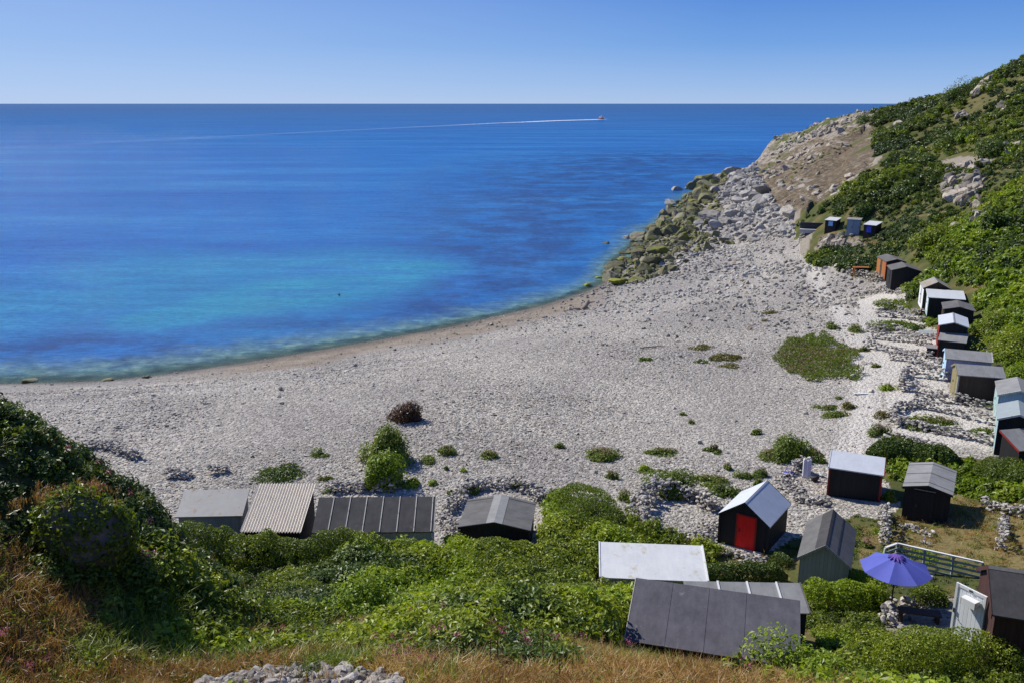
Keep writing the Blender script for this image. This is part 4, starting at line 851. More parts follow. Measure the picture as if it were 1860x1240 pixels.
# hedges
def hedge(label, px, wid, h, mat, n_per_m=420, leaf=.05, seed=0, cat='hedge', name='hedge', W=None):
    W = ground(*np.array(px, float).T) if W is None else np.array([(a, b, gz(a, b)) for a, b in W]); seg = np.linalg.norm(np.diff(W[:, :2], axis=0), axis=1); L = seg.sum(); g = np.random.default_rng(seed); n = int(L * n_per_m)
    s = g.random(n) * L; cum = np.r_[0, np.cumsum(seg)]; X = np.interp(s, cum, W[:, 0]); Y = np.interp(s, cum, W[:, 1])
    hh = h * (.85 + .45 * fbm(s, s * 0 + seed * 3.1, 1.5, 3, seed)) ; ww = wid * (.9 + .6 * fbm(s, s * 0 + 7 + seed, 1.3, 3, seed + 1))
    a = g.uniform(0, math.pi, n); r = 1 - .45 * g.random(n) ** 1.6; end = np.clip(np.minimum(s, L - s) / (wid * .5), .15, 1) ** .5
    seg_i = np.clip(np.searchsorted(cum, s) - 1, 0, len(seg) - 1); dx = np.diff(W[:, :2], axis=0) / seg[:, None]; nx, ny = -dx[seg_i, 1], dx[seg_i, 0]
    off = np.cos(a) * ww / 2 * r * end; up = np.sin(a) ** .7 * hh * r * end; x, y = X + nx * off, Y + ny * off
    c = W.mean(0); P = np.c_[x, y, height(x, y) + up] - c; Nr = np.c_[nx * np.cos(a), ny * np.cos(a), np.sin(a)] + g.normal(size=(n, 3)) * .6
    V, F = leaf_quads(P, Nr, leaf, g); o = mk(name, V, F, mat); o.location = c; return tag(o, label, cat)
hedge('dark hedge behind the pale blue roofed hut', [(1575, 828), (1640, 826), (1700, 838), (1745, 842)], 1.6, 1.2, M_DARK, 1700, .075, 1)
hedge('broad green hedge right of the grey roofed dark hut, by the frame edge', [(1768, 872), (1810, 866), (1880, 880)], 3.0, 1.3, M_PLANT, 2400, .06, 2)
hedge('low dark green hedge between the white roof and the slate roof', [(1115, 1068), (1170, 1062), (1250, 1056), (1340, 1054), (1430, 1056)], 1.1, .95, M_DARK, 1500, .05, 3)
hedge('thick leafy hedge across the bottom right corner', [(1590, 1222), (1660, 1200), (1760, 1196), (1880, 1222)], 1.9, 1.1, M_SCRUB, 1500, .045, 4)
hedge('green bushes along the near side of the umbrella terrace', [(1470, 1075), (1520, 1060), (1570, 1075), (1600, 1100)], 1.6, .9, M_LIME, 1100, .045, 5)
hedge('leafy bush between the umbrella and the white deck', [(1650, 1098), (1690, 1092), (1722, 1102)], 1.2, .9, M_SCRUB, 1300, .045, 6)
hedge('bramble bank against the front of the three huts at the left', [(330, 975), (400, 975), (470, 990), (560, 985), (680, 985), (790, 985)], 1.5, 1.75, M_SCRUB, 1700, .05, 21, W=[(-14.8, 34.0), (-12.0, 33.8), (-10.6, 33.1), (-8.6, 32.7), (-5.6, 33.0), (-3.2, 33.0)])
hedge('bramble bank against the front of the dark gabled hut', [], 1.5, 1.0, M_SCRUB, 1500, .05, 22, W=[(-2.6, 34.0), (-.8, 34.3), (1.2, 34.6)])
hedge('bramble bushes against the front of the grey gabled hut', [], 1.3, 1.35, M_LIME, 1500, .055, 23, W=[(10.6, 30.0), (11.8, 29.4), (13.2, 29.5), (14.0, 30.2)])
bush('bush', 'green bush right beside the lower right corner of the slate roof', 'bush', 1500, 1200, 190, 1.7, M_SCRUB, 6000, .065, depth=.8, xyz=(10.1, 21.6, gz(10.1, 21.6)))
hedge('dark bush between red doored hut and grey gabled hut', [(1395, 1030), (1420, 1024), (1440, 1022)], 1.1, .7, M_DARK, 900, .045, 7)
hedge('dark ivy hedge left of the slate roof', [(960, 1130), (1040, 1105), (1110, 1090)], 1.7, 1.0, M_SCRUB, 1200, .045, 8)
bush('bush', 'lime green bramble bush sprawling over the right end of the slate roof', 'bush', 1425, 1218, 230, 2.3, M_LIME, 9000, .07, depth=.6, trunk=True, xyz=(8.4, 20.8, gz(8.4, 20.8)))
bush('bush', 'tall bright green bush in the middle of the foreground slope', 'bush', 680, 1120, 190, 1.6, M_LIME, 3600, .07, trunk=True)
bush('bush', 'dark green bush with deep shade in the lower middle slope', 'bush', 870, 1180, 200, 1.1, M_SCRUB, 3000, .065, trunk=True)
bush('bush', 'tall green weeds growing against the foot of the ivy boulder', 'bush', 120, 1050, 150, .8, M_PLANT, 2600, .05, depth=.5)
bush('bush', 'green weeds with pink heads right of the ivy boulder', 'bush', 250, 1050, 110, .75, M_PLANT, 1800, .05, depth=.6, flowers=(M_PURP, 40))
bush('bush', 'small yellow green weed in the brown grass at lower left', 'bush', 222, 1165, 60, .4, M_LIME, 420, .035)
bush('bush', 'leafy weed in the brown grass left of the yellow green one', 'bush', 190, 1130, 44, .4, M_LIME, 320, .035)
for u, v, w, h, mat, tr_, lab in [
    (1756, 172, 62, 4.2, M_DARK, 1, 'dark wind bent tree on the skyline, largest up there'), (1738, 180, 40, 2.6, M_DARK, 1, 'dark tree on the skyline just left of the largest'), (1681, 190, 22, 2.6, M_DARK, 1, 'small pointed dark tree alone on the skyline'),
    (1575, 222, 46, 3.2, M_DARK, 0, 'dark bush on top of the headland crest'), (1672, 222, 60, 3.2, M_DARK, 1, 'dark round bush high on the hillside under the skyline'), (1738, 262, 74, 3.6, M_DARK, 1, 'large dark bush in the upper hillside, left of a pair'),
    (1795, 285, 66, 3.2, M_DARK, 1, 'large dark bush in the upper hillside, right of a pair'), (1690, 300, 46, 2.6, M_DARK, 0, 'dark bush on the middle hillside above the ivy slope'), (1640, 350, 60, 2.8, M_DARK, 0, 'dark thicket in the middle of the ivy slope'),
    (1600, 340, 50, 2.4, M_SCRUB, 0, 'green bush on the slope above the far huts'), (1570, 385, 46, 2.2, M_DARK, 0, 'dark bush right behind the three far huts'), (1700, 440, 66, 2.4, M_SCRUB, 1, 'bright green ivy bush left of the pale crag foot'),
    (1806, 420, 56, 2.8, M_DARK, 1, 'dark bush right of the lower broken spur'), (1840, 640, 120, 2.4, M_SCRUB, 1, 'large dark green bush behind the white roofed huts'), (1802, 600, 70, 2.0, M_SCRUB, 1, 'round green bush behind the white gabled hut'), (1850, 690, 60, 1.6, M_LIME, 0, 'light green bush behind the grey roofed brown hut')]:
    bush('tree' if tr_ and v < 200 else 'bush', lab, 'tree' if tr_ and v < 200 else 'bush', u, v, w, h, mat, 2600, .16 if v < 450 else .09, trunk=bool(tr_), sink=.3, lobes=11)
# dry seed stalks in front
for u, v, d_, h, lab in [(985, 1262, 12.6, 1.0, 'tallest dry seed stalk at the bottom centre'), (904, 1262, 12.8, .72, 'shorter dry stalk, left of a close pair'), (891, 1258, 12.9, .66, 'shorter dry stalk beside the close pair partner at far left'), (1015, 1290, 12.1, .6, 'thin dry stalk right of the tallest one')]:
    x, y, _ = at_d(u, v, d_); m = MB(); g = np.random.default_rng(u); z0 = gz(x, y)
    m.tube([(0, 0, -.1), (.01, 0, h * .5), (-.01, .01, h)], [.006, .005, .003], 5)
    for k in range(26):
        t = .5 + .5 * k / 26; a = g.uniform(0, 6.28); r_ = .03 * (1.3 - t); m.tube([(0, 0, h * t), (math.cos(a) * r_, math.sin(a) * r_, h * t + .03)], [.004, .007], 4)
    o = m.build('seed_stalk', M_BROWN); o.location = (x, y, z0); tag(o, lab, 'dry plant', 'dry seed stalks')

# ------------------------------------------------------------------ dry stone walls
def wall(label, px, h, w, size=.2, seed=0, name='dry_stone_wall', cat='stone wall', loose=.25, mat=None, W=None, dens=1.0):
    if W is None: W = ground(*np.array(px, float).T)
    seg = np.linalg.norm(np.diff(W[:, :2], axis=0), axis=1); L = seg.sum(); g = np.random.default_rng(seed + 50); h = h * 1.1; tr_ = size < .31 and W[:, 1].mean() > 43; w = w * (.55 if tr_ else 1); h = h * (1.15 if tr_ else 1); loose = .05 if tr_ else loose; dens = dens * (1.5 if tr_ else 1)
    cum = np.r_[0, np.cumsum(seg)]; size *= .66; n = min(1400, int(L * w * h / (size ** 3) * .30 * dens) + 6); V = []; F = []; b = 0; c = W.mean(0); SRC = PEBS if math.hypot(c[0], c[1]) > 48 else ROCKS
    s = g.random(n) * L; X = np.interp(s, cum, W[:, 0]); Y = np.interp(s, cum, W[:, 1]); i = np.clip(np.searchsorted(cum, s) - 1, 0, len(seg) - 1)
    dx = np.diff(W[:, :2], axis=0) / seg[:, None]; t = g.random(n) ** .8; hh = h * (.8 + .5 * fbm(s, s * 0 + seed, 2.0, 2, seed))
    off = g.uniform(-.5, .5, n) * w * (1.15 - .5 * t) + g.normal(size=n) * loose * size; X = X - dx[i, 1] * off; Y = Y + dx[i, 0] * off
    Zb = height(X, Y) + t * hh; yaw = np.arctan2(dx[i, 1], dx[i, 0])
    for k in range(n):
        v, f = SRC[g.integers(0, len(SRC))]; sz = size * g.uniform(.45, 1.0); a = yaw[k] + g.normal() * .5; ca, sa = math.cos(a), math.sin(a)
        q = v * [sz, sz * .8, sz * .75]; q = np.c_[q[:, 0] * ca - q[:, 1] * sa, q[:, 0] * sa + q[:, 1] * ca, q[:, 2] + q[:, 0] * g.normal() * .15] + [X[k] - c[0], Y[k] - c[1], Zb[k] - c[2]]
        V.append(q); F.append(f + b); b += len(q)
    o = mk(name, np.concatenate(V), np.concatenate(F), mat or M_WALL); o.location = c; return tag(o, label, cat)
for lab, px, h, w, sz in [
    ('low stone wall nearest the bench, highest of the terraces', [(1537, 499), (1570, 504), (1606, 511)], .7, .9, .3),
    ('short stone bank left of the mottled roofed hut terrace', [(1545, 540), (1575, 534), (1606, 530)], .5, 1.0, .3),
    ('stone wall running to the front of the mottled roofed hut', [(1605, 533), (1661, 536)], .5, .6, .26),
    ('stone wall below the grey green leafy row', [(1584, 562), (1630, 567), (1678, 572)], .7, .7, .27), ('stone wall above the dark green terrace strip', [(1590, 575), (1640, 578), (1685, 584)], .6, .6, .27),
    ('stone wall reaching the white gabled hut', [(1574, 602), (1630, 606), (1698, 616)], .7, .8, .27), ('stone wall ending at the dark box beside the white gabled hut', [(1580, 614), (1640, 621), (1690, 632)], .7, .7, .27),
    ('stone wall just below the dark box', [(1570, 632), (1630, 641), (1692, 652)], .6, .8, .26), ('stone wall meeting the lilac hut', [(1613, 652), (1660, 660), (1709, 668)], .7, .7, .26),
    ('stone wall meeting the brown walled hut', [(1642, 683), (1680, 687), (1724, 693)], .8, .7, .25), ('short stone wall end by the path, below the brown walled hut wall', [(1646, 680), (1640, 696), (1636, 710)], .9, .8, .25),
    ('stone wall in front of the brown walled hut door', [(1634, 709), (1670, 714), (1711, 720)], .7, .7, .24), ('long stone wall under the brown walled hut', [(1662, 728), (1730, 732), (1800, 742)], .7, .6, .24),
    ('long stone wall meeting the teal fronted huts', [(1664, 740), (1690, 745), (1740, 756), (1805, 773)], .6, .6, .24), ('curved stone wall at the path end of the lowest terrace', [(1664, 738), (1630, 746), (1617, 760), (1631, 776)], .7, .9, .25),
    ('lowest long stone wall ending at the dark hut by the frame edge', [(1630, 772), (1690, 784), (1750, 796), (1809, 808)], .7, .8, .25), ('broken stones below the lowest terrace wall', [(1625, 792), (1660, 800), (1720, 815)], .3, 1.0, .24),
    ('horseshoe shaped stone windbreak left of the red doored hut', [(1222, 982), (1190, 972), (1162, 955), (1160, 930), (1178, 910), (1200, 900), (1228, 902), (1256, 908), (1278, 916), (1298, 928)], 1.0, .9, .26),
    ('bank of loose stones at the left wall of the red doored hut', [(1292, 952), (1282, 968), (1268, 984)], .35, 1.2, .22), ('stone footing along the front of the red doored hut', [(1272, 990), (1330, 1006), (1392, 1018)], .25, .7, .2),
    ('curved low stone bank between red doored hut and pale blue roofed hut', [(1424, 868), (1440, 890), (1462, 912), (1505, 914)], .45, 1.1, .22), ('small stone pile right of the red doored hut', [(1345, 1022), (1385, 1026)], .3, .6, .2),
    ('narrow upright stone wall between grey gabled hut and lawn', [(1606, 932), (1607, 965), (1606, 1000)], .95, .45, .2), ('stone step in front of the grey roofed dark hut', [(1638, 956), (1697, 974)], .25, .8, .2), ('three white stones on the lawn', [(1672, 986), (1696, 990)], .1, .3, .2),
    ('stone wall behind the right side lawn', [(1782, 918), (1820, 930), (1865, 940)], .6, .7, .22), ('short stone wall stub at the right of the lawn', [(1823, 950), (1816, 1004)], .7, .4, .2),
    ('dark rubble behind the ivy bank on the left', [(150, 812), (200, 815), (250, 835)], .6, 1.4, .3), ('rubble heap left of the rusty roof', [(300, 870), (322, 866), (345, 868)], .7, 1.2, .26), ('rubble heap behind the rusty roof', [(380, 862), (415, 856)], .6, 1.0, .26),
    ('rubble wall behind the long battened roof', [(602, 893), (660, 890), (720, 888)], .8, .8, .22), ('rubble wall curving round the dark gabled roof', [(812, 932), (836, 905), (846, 892), (880, 884), (930, 884), (972, 896), (985, 915)], .7, .8, .22),
    ('pale rubble between long battened roof and dark gabled hut', [(806, 935), (818, 955), (826, 975)], .4, .9, .2), ('stack of cream stones under the umbrella', [(1612, 1138), (1612, 1118), (1618, 1100)], .55, .5, .22), ('stones at the foot of the umbrella pole', [(1632, 1138), (1650, 1150)], .25, .5, .2),
    ('rocks behind the umbrella pole', [(1640, 1105), (1662, 1106)], .5, .6, .26), ('small stone fence stub left of the far huts', [(1455, 437), (1460, 412)], .5, .6, .4)]:
    wall(lab, px, h, w, sz, seed=len(lab) + int(px[0][0]))
# ivy covered boulder in the foreground left
c = ground(150, 1012)[0]; g = np.random.default_rng(77); o = empty('ivy_boulder', (c[0], c[1], c[2] - .2), 0, 'big boulder wrapped in ivy with dry grass on top, lower left', 'boulder')
V, F = rock(903, ICO3, 5, .95, .012); sc_ = np.array([1.0, .85, 1.1]); mk('rock', V * sc_ + [0, 0, .75], F, M_DKROCK, o)
d_ = V * sc_ + [0, 0, .75]; pick = g.integers(0, len(V), 9000); P = d_[pick] * 1.03 + g.normal(size=(9000, 3)) * .08; kk = (P[:, 0] > -.45 + .25 * g.normal(size=9000)) | (P[:, 2] > 1.3) | (g.random(9000) < .15); Vl, Fl = leaf_quads(P[kk], V[pick][kk] + g.normal(size=(kk.sum(), 3)) * .6, .05, g); mk('ivy', Vl, Fl, M_SCRUB, o)
Vt = []; Ft = []; b_ = 0
for k in range(50):
    v, f = tuft(700 + k % 5, 24, .12, .16, .005); a = g.normal(size=2) * [.4, .3]; Vt.append(v + [a[0] - .1, a[1], 1.62]); Ft.append(f + b_); b_ += len(v)
mk('dry_grass_cap', np.concatenate(Vt), np.concatenate(Ft), M_DRY, o)

# ------------------------------------------------------------------ huts
HD = {h[0]: h for h in HUTS}
class Hut:
    def __init__(s, key, label, wall, roof, name='beach_hut', inset=.10, trim=None, cat='hut'):
        _, s.mode, x, y, z, yaw, s.L, s.W, s.he, s.r = HD[key]; s.hx, s.hy = s.L / 2, s.W / 2; s.ix, s.iy = s.hx - inset, s.hy - inset
        s.o = empty(name, (x, y, z), R(yaw), label, cat); s.roofmat = roof
        T = .055; hx, hy, he, r = s.hx, s.hy, s.he, s.r
        m = MB(); ix, iy = s.ix, s.iy; d = T + .012; b = -.7
        if s.mode == 'g':
            e = he + r * inset / hy - d; k = he + r - d
            m.V = [(-ix, -iy, b), (-ix, iy, b), (-ix, iy, e), (-ix, 0, k), (-ix, -iy, e), (ix, -iy, b), (ix, iy, b), (ix, iy, e), (ix, 0, k), (ix, -iy, e)]
            m.F = [(0, 4, 3, 2, 1), (5, 6, 7, 8, 9), (0, 5, 9, 4), (1, 2, 7, 6), (2, 3, 8, 7), (3, 4, 9, 8), (0, 1, 6, 5)]
        else:
            f = inset / s.W; e0 = he + r * f - d; e1 = he + r * (1 - f) - d
            m.V = [(-ix, -iy, b), (-ix, iy, b), (-ix, iy, e1), (-ix, -iy, e0), (ix, -iy, b), (ix, iy, b), (ix, iy, e1), (ix, -iy, e0)]
            m.F = [(0, 3, 2, 1), (4, 5, 6, 7), (0, 4, 7, 3), (1, 2, 6, 5), (2, 3, 7, 6), (0, 1, 5, 4)]
        m.build('walls', wall, s.o)
        m = MB()
        if s.mode == 'g':
            t = T
            m.V = []
            for x_ in (-hx, hx): m.V += [(x_, -hy, he), (x_, 0, he + r), (x_, hy, he), (x_, hy, he - t), (x_, 0, he + r - t), (x_, -hy, he - t)]
            m.F = [(0, 6, 7, 1), (1, 7, 8, 2), (2, 8, 9, 3), (3, 9, 10, 4), (4, 10, 11, 5), (5, 11, 6, 0), (0, 1, 4, 5), (1, 2, 3, 4), (6, 11, 10, 7), (7, 10, 9, 8)]
        else:
            m.slab([(-hx, -hy, he), (hx, -hy, he), (hx, hy, he + r), (-hx, hy, he + r)], T)
        s.roof = m.build('roof', roof, s.o)
        if trim: s.barge(trim)
    def zr(s, y, lift=0):
        return (s.he + s.r * (1 - abs(y) / s.hy) if s.mode == 'g' else s.he + s.r * (y + s.hy) / s.W) + lift
    def barge(s, mat, ends=(-1, 1), w=.11):
        for sx in ends:
            x0, x1 = (s.hx + .003, s.hx + .028) if sx > 0 else (-s.hx - .028, -s.hx - .003); m = MB()
            for a, b in (((-s.hy, 0), (0, s.hy)) if s.mode == 'g' else ((-s.hy, s.hy),)):
                za, zb = s.zr(a, .012), s.zr(b, .012); m.hexa([(x0, a, za - w), (x1, a, za - w), (x1, b, zb - w), (x0, b, zb - w), (x0, a, za), (x1, a, za), (x1, b, zb), (x0, b, zb)])
            m.build('barge_board', mat, s.o)
        return s
    def strip(s, name, x0, x1, mat, t=.02, sides=(-1, 1), y0=0.0, y1=1.0):
        """a strip running down the slope from y1 to y0 (fractions of the slope, 0 = eave), proud of the roof"""
        m = MB()
        for sy in (sides if s.mode == 'g' else (0,)):
            if s.mode == 'g': ya, yb = sy * s.hy * (1 - y0), sy * s.hy * (1 - y1)
            else: ya, yb = -s.hy + s.W * y0, -s.hy + s.W * y1
            za, zb = s.zr(ya), s.zr(yb); q = [(x0, ya), (x1, ya), (x1, yb), (x0, yb)]; z4 = (za, za, zb, zb)
            m.hexa([(a, b, z_ + .003) for (a, b), z_ in zip(q, z4)] + [(a, b, z_ + t) for (a, b), z_ in zip(q, z4)])
        return m.build(name, mat, s.o)
    def cap(s, w, mat, t=.016):
        m = MB(); f = w / s.hy
        for sy in (-1, 1):
            ya = sy * w; za, zb = s.zr(ya), s.zr(0)
            m.hexa([(-s.hx, ya, za + .003), (s.hx, ya, za + .003), (s.hx, 0, zb + .003), (-s.hx, 0, zb + .003), (-s.hx, ya, za + t), (s.hx, ya, za + t), (s.hx, 0, zb + t), (-s.hx, 0, zb + t)])
        m.build('ridge_cap', mat, s.o); return s
    def fbox(s, face, a0, a1, z0, z1, out0, out1):
        """box on a wall face: a along the wall, out = how far proud"""
        m = MB()
        if face == '-x': m.box(-s.ix - out1, -s.ix - out0, a0, a1, z0, z1)
        if face == '+x': m.box(s.ix + out0, s.ix + out1, a0, a1, z0, z1)
        if face == '-y': m.box(a0, a1, -s.iy - out1, -s.iy - out0, z0, z1)
        if face == '+y': m.box(a0, a1, s.iy + out0, s.iy + out1, z0, z1)
        return m
    def door(s, face, c=0.0, w=.8, h=None, mat=W_BLACK, frame=None, label=None):
        h = h or s.he - .15
        d = s.fbox(face, c - w / 2, c + w / 2, .05, h, .004, .035).build('door', mat, s.o)
        if label: d['label'] = label
        if frame:
            m = s.fbox(face, c - w / 2 - .07, c - w / 2, .05, h + .07, .004, .05)
            for a in ((c + w / 2, c + w / 2 + .07, .05, h + .07), (c - w / 2, c + w / 2, h, h + .07)):
                q = s.fbox(face, *a, .004, .05); m.add(q.V, q.F)
            m.build('door_frame', frame, s.o)
        q = s.fbox(face, c + w * .32, c + w * .40, h * .5, h * .5 + .14, .036, .07); q.build('handle', M_IRON, d)
        return d
    def window(s, face, c, z, w, h, mat=M_GLASS, frame=M_TRIMW):
        f = s.fbox(face, c - w / 2, c + w / 2, z, z + h, .004, .03).build('window', frame, s.o)
        s.fbox(face, c - w / 2 + .05, c + w / 2 - .05, z + .05, z + h - .05, .031, .036).build('pane', mat, f); return f
    def front(s, face, mat, name='front_panel'):
        d = .004; t = .02
        if face in ('-x', '+x'):
            x0 = s.ix + d; sg = 1 if face == '+x' else -1; iy = s.iy + .02
            prof = [(-iy, -.3), (iy, -.3), (iy, s.zr(s.iy) - .085), (0, s.zr(0) - .08), (-iy, s.zr(-s.iy) - .085)] if s.mode == 'g' else [(-iy, -.3), (iy, -.3), (iy, s.zr(s.iy) - .085), (-iy, s.zr(-s.iy) - .085)]
            n = len(prof); m = MB(); m.V = [(sg * x0, a, b) for a, b in prof] + [(sg * (x0 + t), a, b) for a, b in prof]
            m.F = [tuple(range(n)), tuple(range(n, 2 * n))[::-1]] + [(i, n + i, n + (i + 1) % n, (i + 1) % n) for i in range(n)]
            return m.build(name, mat, s.o)
        y = s.iy if face == '+y' else -s.iy
        return s.fbox(face, -s.ix - .02, s.ix + .02, -.3, s.zr(y) - .085, d, d + t).build(name, mat, s.o)
    def corners(s, mat, which):
        for sx, sy in which:
            z1 = s.zr(sy * s.iy) - .085; x0, y0 = sx * (s.ix + .012), sy * (s.iy + .012)
            MB().box(x0 - .045, x0 + .045, y0 - .045, y0 + .045, -.3, z1).build('corner_post', mat, s.o)
        return s

# back row on the left
h = Hut('H1', 'low hut with rusty flat sheet roof, leftmost of the row beside the ivy bank', W_GREY, R_RUST); h.door('+y', 0, .75, 1.5)
h = Hut('H2', 'hut with steep cream corrugated roof between rusty roof and battened roof', W_BLACK, R_GREY)
bpy.data.objects.remove(h.roof); nx = 21 * 8; V = []; F = []                     # a real corrugated sheet
for i in range(nx + 1):
    xx = -h.hx + h.L * i / nx; dz = .038 * math.cos(2 * math.pi * 21 * i / nx)
    for yy in (-h.hy, h.hy): V += [(xx, yy, h.zr(yy) + dz), (xx, yy, h.zr(yy) + dz - .012)]
for i in range(nx):
    a = i * 4; c_ = a + 4; F += [(a, c_, c_ + 2, a + 2), (a + 1, a + 3, c_ + 3, c_ + 1), (a, a + 1, c_ + 1, c_), (a + 2, c_ + 2, c_ + 3, a + 3)]
mk('roof', V, F, R_CORR, h.o); h.door('+y', 0, .75, 1.8)
h = Hut('H3', 'long low hut with dark felt roof and pale battens, third from left', W_PALE, R_DARK)
for k in range(7): h.strip('batten', -h.hx + .72 * (k + .93) - .02, -h.hx + .72 * (k + .93) + .018, M_TRIM, .035)
h.barge(M_TRIM, (1,)); h.door('+y', -1.2, .8, 1.8); h.door('+y', 1.2, .8, 1.8)
h = Hut('H4', 'dark gabled hut with grey felt roof at right end of the left row', W_BLACK, R_MID); h.cap(.36, R_GREY)
for k in (-.5, .42): h.strip('felt_seam', k * h.hx * 2 - .03, k * h.hx * 2 + .03, R_DARK, .012)
h.barge(W_BLACK, (-1,)); h.door('+x', 0, .8, 1.5)
h = Hut('H5', 'low hut with broad white sloping roof sunk among the hedges', W_PALE, R_WHITE); h.strip('edge_batten', h.hx - .06, h.hx, M_TRIMW, .04); h.strip('edge_batten', -h.hx, -h.hx + .05, M_TRIMW, .03)
h = Hut('H6', 'nearest hut with large sloping slate grey roof half covered by brambles', W_BLACK, R_SLATE); h.barge(M_TRIM, (-1,))
for k in (-.55, -.1, .35): h.strip('felt_seam', k * h.hx - .04, k * h.hx + .04, R_SLATE, .01)
h = Hut('H6b', 'hut with narrow grey roof and white battens peeping out behind the large slate roof', W_BLACK, R_GREY)
for k in (-.42, .08, .58): h.strip('batten', k * h.hx * 1.0 - .03, k * h.hx * 1.0 + .03, M_TRIMW, .04)
h.strip('edge_batten', h.hx - .05, h.hx, R_MID, .035)
h = Hut('H7', 'black hut with bright red door and steep pale metal roof', W_BLACK, R_METAL); h.cap(.07, R_PALE); h.barge(W_BLACK, (-1, 1), .08)
h.door('-x', -.12, .80, 1.58, W_RED, W_REDTRIM); h.corners(W_BLACK, [(-1, 1), (-1, -1)])
h = Hut('H8', 'grey boarded gabled hut with dark grey felt roof, right of the red doored hut', W_GREY, R_MID); h.cap(.10, R_DARK); h.strip('felt_strip', -h.hx, h.hx, R_DARK, .012, (1,), .62, .93); h.strip('felt_seam', -h.hx, h.hx, R_DARK, .014, (-1,), .52, .57); h.barge(W_GREY, (-1,)); h.door('+x', 0, .8, 1.6)
h = Hut('H9', 'black hut with flat looking pale blue metal roof and dark red corners', W_BLACK, R_METAL); h.corners(W_REDTRIM, [(-1, -1), (1, -1)]); h.barge(W_REDTRIM, (1,)); h.strip('edge_flashing', -h.hx, -h.hx + .05, R_PALE, .02); h.door('-x', 0, .8, 1.4, W_REDTRIM)
h = Hut('H10', 'dark hut with light grey felt gable roof casting shadow on the right side lawn', W_BLACK, R_GREY)
for k in (-.36, .02, .4): h.strip('felt_seam', k * h.hx * 2 - .03, k * h.hx * 2 + .03, R_MID, .012)
h.barge(W_BLACK, (-1, 1)); h.door('-x', .1, .85, 1.55, W_BLACK); h.fbox('-x', -.35, .55, 1.62, 1.66, .004, .03).build('lintel', W_GREY, h.o)
h = Hut('H11', 'dark red stained hut with open white door, at the frame edge bottom right', W_REDBLK, R_DARK); h.barge(W_REDBLK, (-1,), .16); h.cap(.12, R_MID)
d = h.door('-y', .3, 1.6, 1.6, M_IRON); d.name = 'opening_shade_panel'  # dark panel painted in for the shadow inside the open side
# the white door, standing open at right angles to the end wall
DW, DHt = 1.1, 1.92
dr = MB().box(.03, DW, -.045, 0, 0, DHt).build('open_door', W_WHITE, h.o); dr['label'] = 'white door standing open'; dr.location = (-h.ix - .06, -.45, .02); dr.rotation_euler = (0, 0, R(139))
m = MB()
for a in ((.03, .12, 0, DHt), (DW - .09, DW, 0, DHt), (.12, DW - .09, DHt - .1, DHt), (.12, DW - .09, 0, .09)): m.box(a[0], a[1], .002, .024, a[2], a[3])
m.build('door_batten', M_TRIMW, dr); MB().box(.22, .72, .026, .30, 1.42, 1.66).build('box', M_TRIMW, dr)
MB().box(DW - .07, DW - .03, .026, .06, .85, 1.0).build('latch', M_IRON, dr); MB().tube([(DW - .09, .035, .86), (DW - .18, .04, .66), (DW - .30, .035, .62)], .008, 5).build('cord', M_IRON, dr); MB().box(.5, .62, .026, .05, 1.84, 1.89).build('hook', M_IRON, dr)
# right hand row
h = Hut('R1a', 'hut with pale grey roof and turquoise front, upper of two at the right frame edge', W_LTBLUE, R_GREY); h.front('+y', W_TURQ); h.barge(M_TRIMW, (-1,)); h.door('+y', 0, .8, 1.4, W_TURQ)
h = Hut('R1b', 'hut with blue grey roof and white trim, lower of two at the right frame edge', W_BLACK, R_TEAL); h.front('+y', W_TURQ); h.barge(M_TRIMW, (-1,)); h.door('+y', 0, .8, 1.4, W_TURQ)
h = Hut('R1c', 'black hut with grey sloping roof at the frame edge, lowest of the right row', W_BLACK, R_GREY); h.barge(W_REDTRIM, (-1,)); h.strip('felt_seam', -.1, -.05, R_MID, .012)
h = Hut('R2', 'hut with grey roof, dark brown side wall and olive front facing the terraces', W_DKBROWN, R_GREY); h.front('-x', W_OLIVE); h.barge(W_OLIVE, (-1,)); h.door('-x', 0, .8, 1.5, W_OLIVE); h.corners(M_TRIM, [(-1, -1)])
h = Hut('R3', 'lilac hut with long grey roof and light blue trim', W_LILAC, R_GREY); h.front('-x', W_LTBLUE); h.barge(W_LTBLUE, (-1,)); h.door('-x', 0, .8, 1.2, W_LTBLUE); h.strip('edge_batten', h.hx - .06, h.hx, M_TRIM, .03)
h = Hut('R4', 'black gabled hut with bright white roof, alone among the terraces', W_BLACK, R_METAL); h.cap(.06, R_GREY); h.front('+y', W_REDTRIM); h.barge(M_TRIMW, (-1,), .07); h.door('+y', 0, .8, 1.45, W_REDTRIM)
h = Hut('R5', 'lean-to shed with plain grey roof in front of the white gabled hut', W_BLACK, R_GREY); h.corners(W_REDTRIM, [(-1, -1), (-1, 1)]); h.door('-x', 0, .6, 1.1, W_REDTRIM)
h = Hut('R6', 'hut with low rounded looking dark grey roof behind the pale roofed hut', W_BLACK, R_MID); h.cap(.3, R_MID); h.door('+y', 0, .8, 1.5, W_DKBROWN)
h = Hut('R7', 'black hut with pale sheet roof and pale turquoise front', W_BLACK, R_PALE); h.front('-x', W_TURQ); h.barge(M_TRIMW, (-1,)); h.door('-x', 0, .8, 1.3, W_WHITE)
h = Hut('R8', 'hut with mottled brown and grey lichen roof, farthest of the terraced huts', W_DKBROWN, R_MOTT); h.front('+y', W_WHITE); h.barge(W_DKBROWN, (-1,)); h.door('+y', 0, .8, 1.5, W_PALE); h.cap(.08, R_GREY)
h = Hut('R9', 'black hut with dark grey gable roof in front of the orange hut', W_BLACK, R_MID); h.door('+y', 0, .8, 1.5, W_BLACK); h.cap(.08, R_MID)
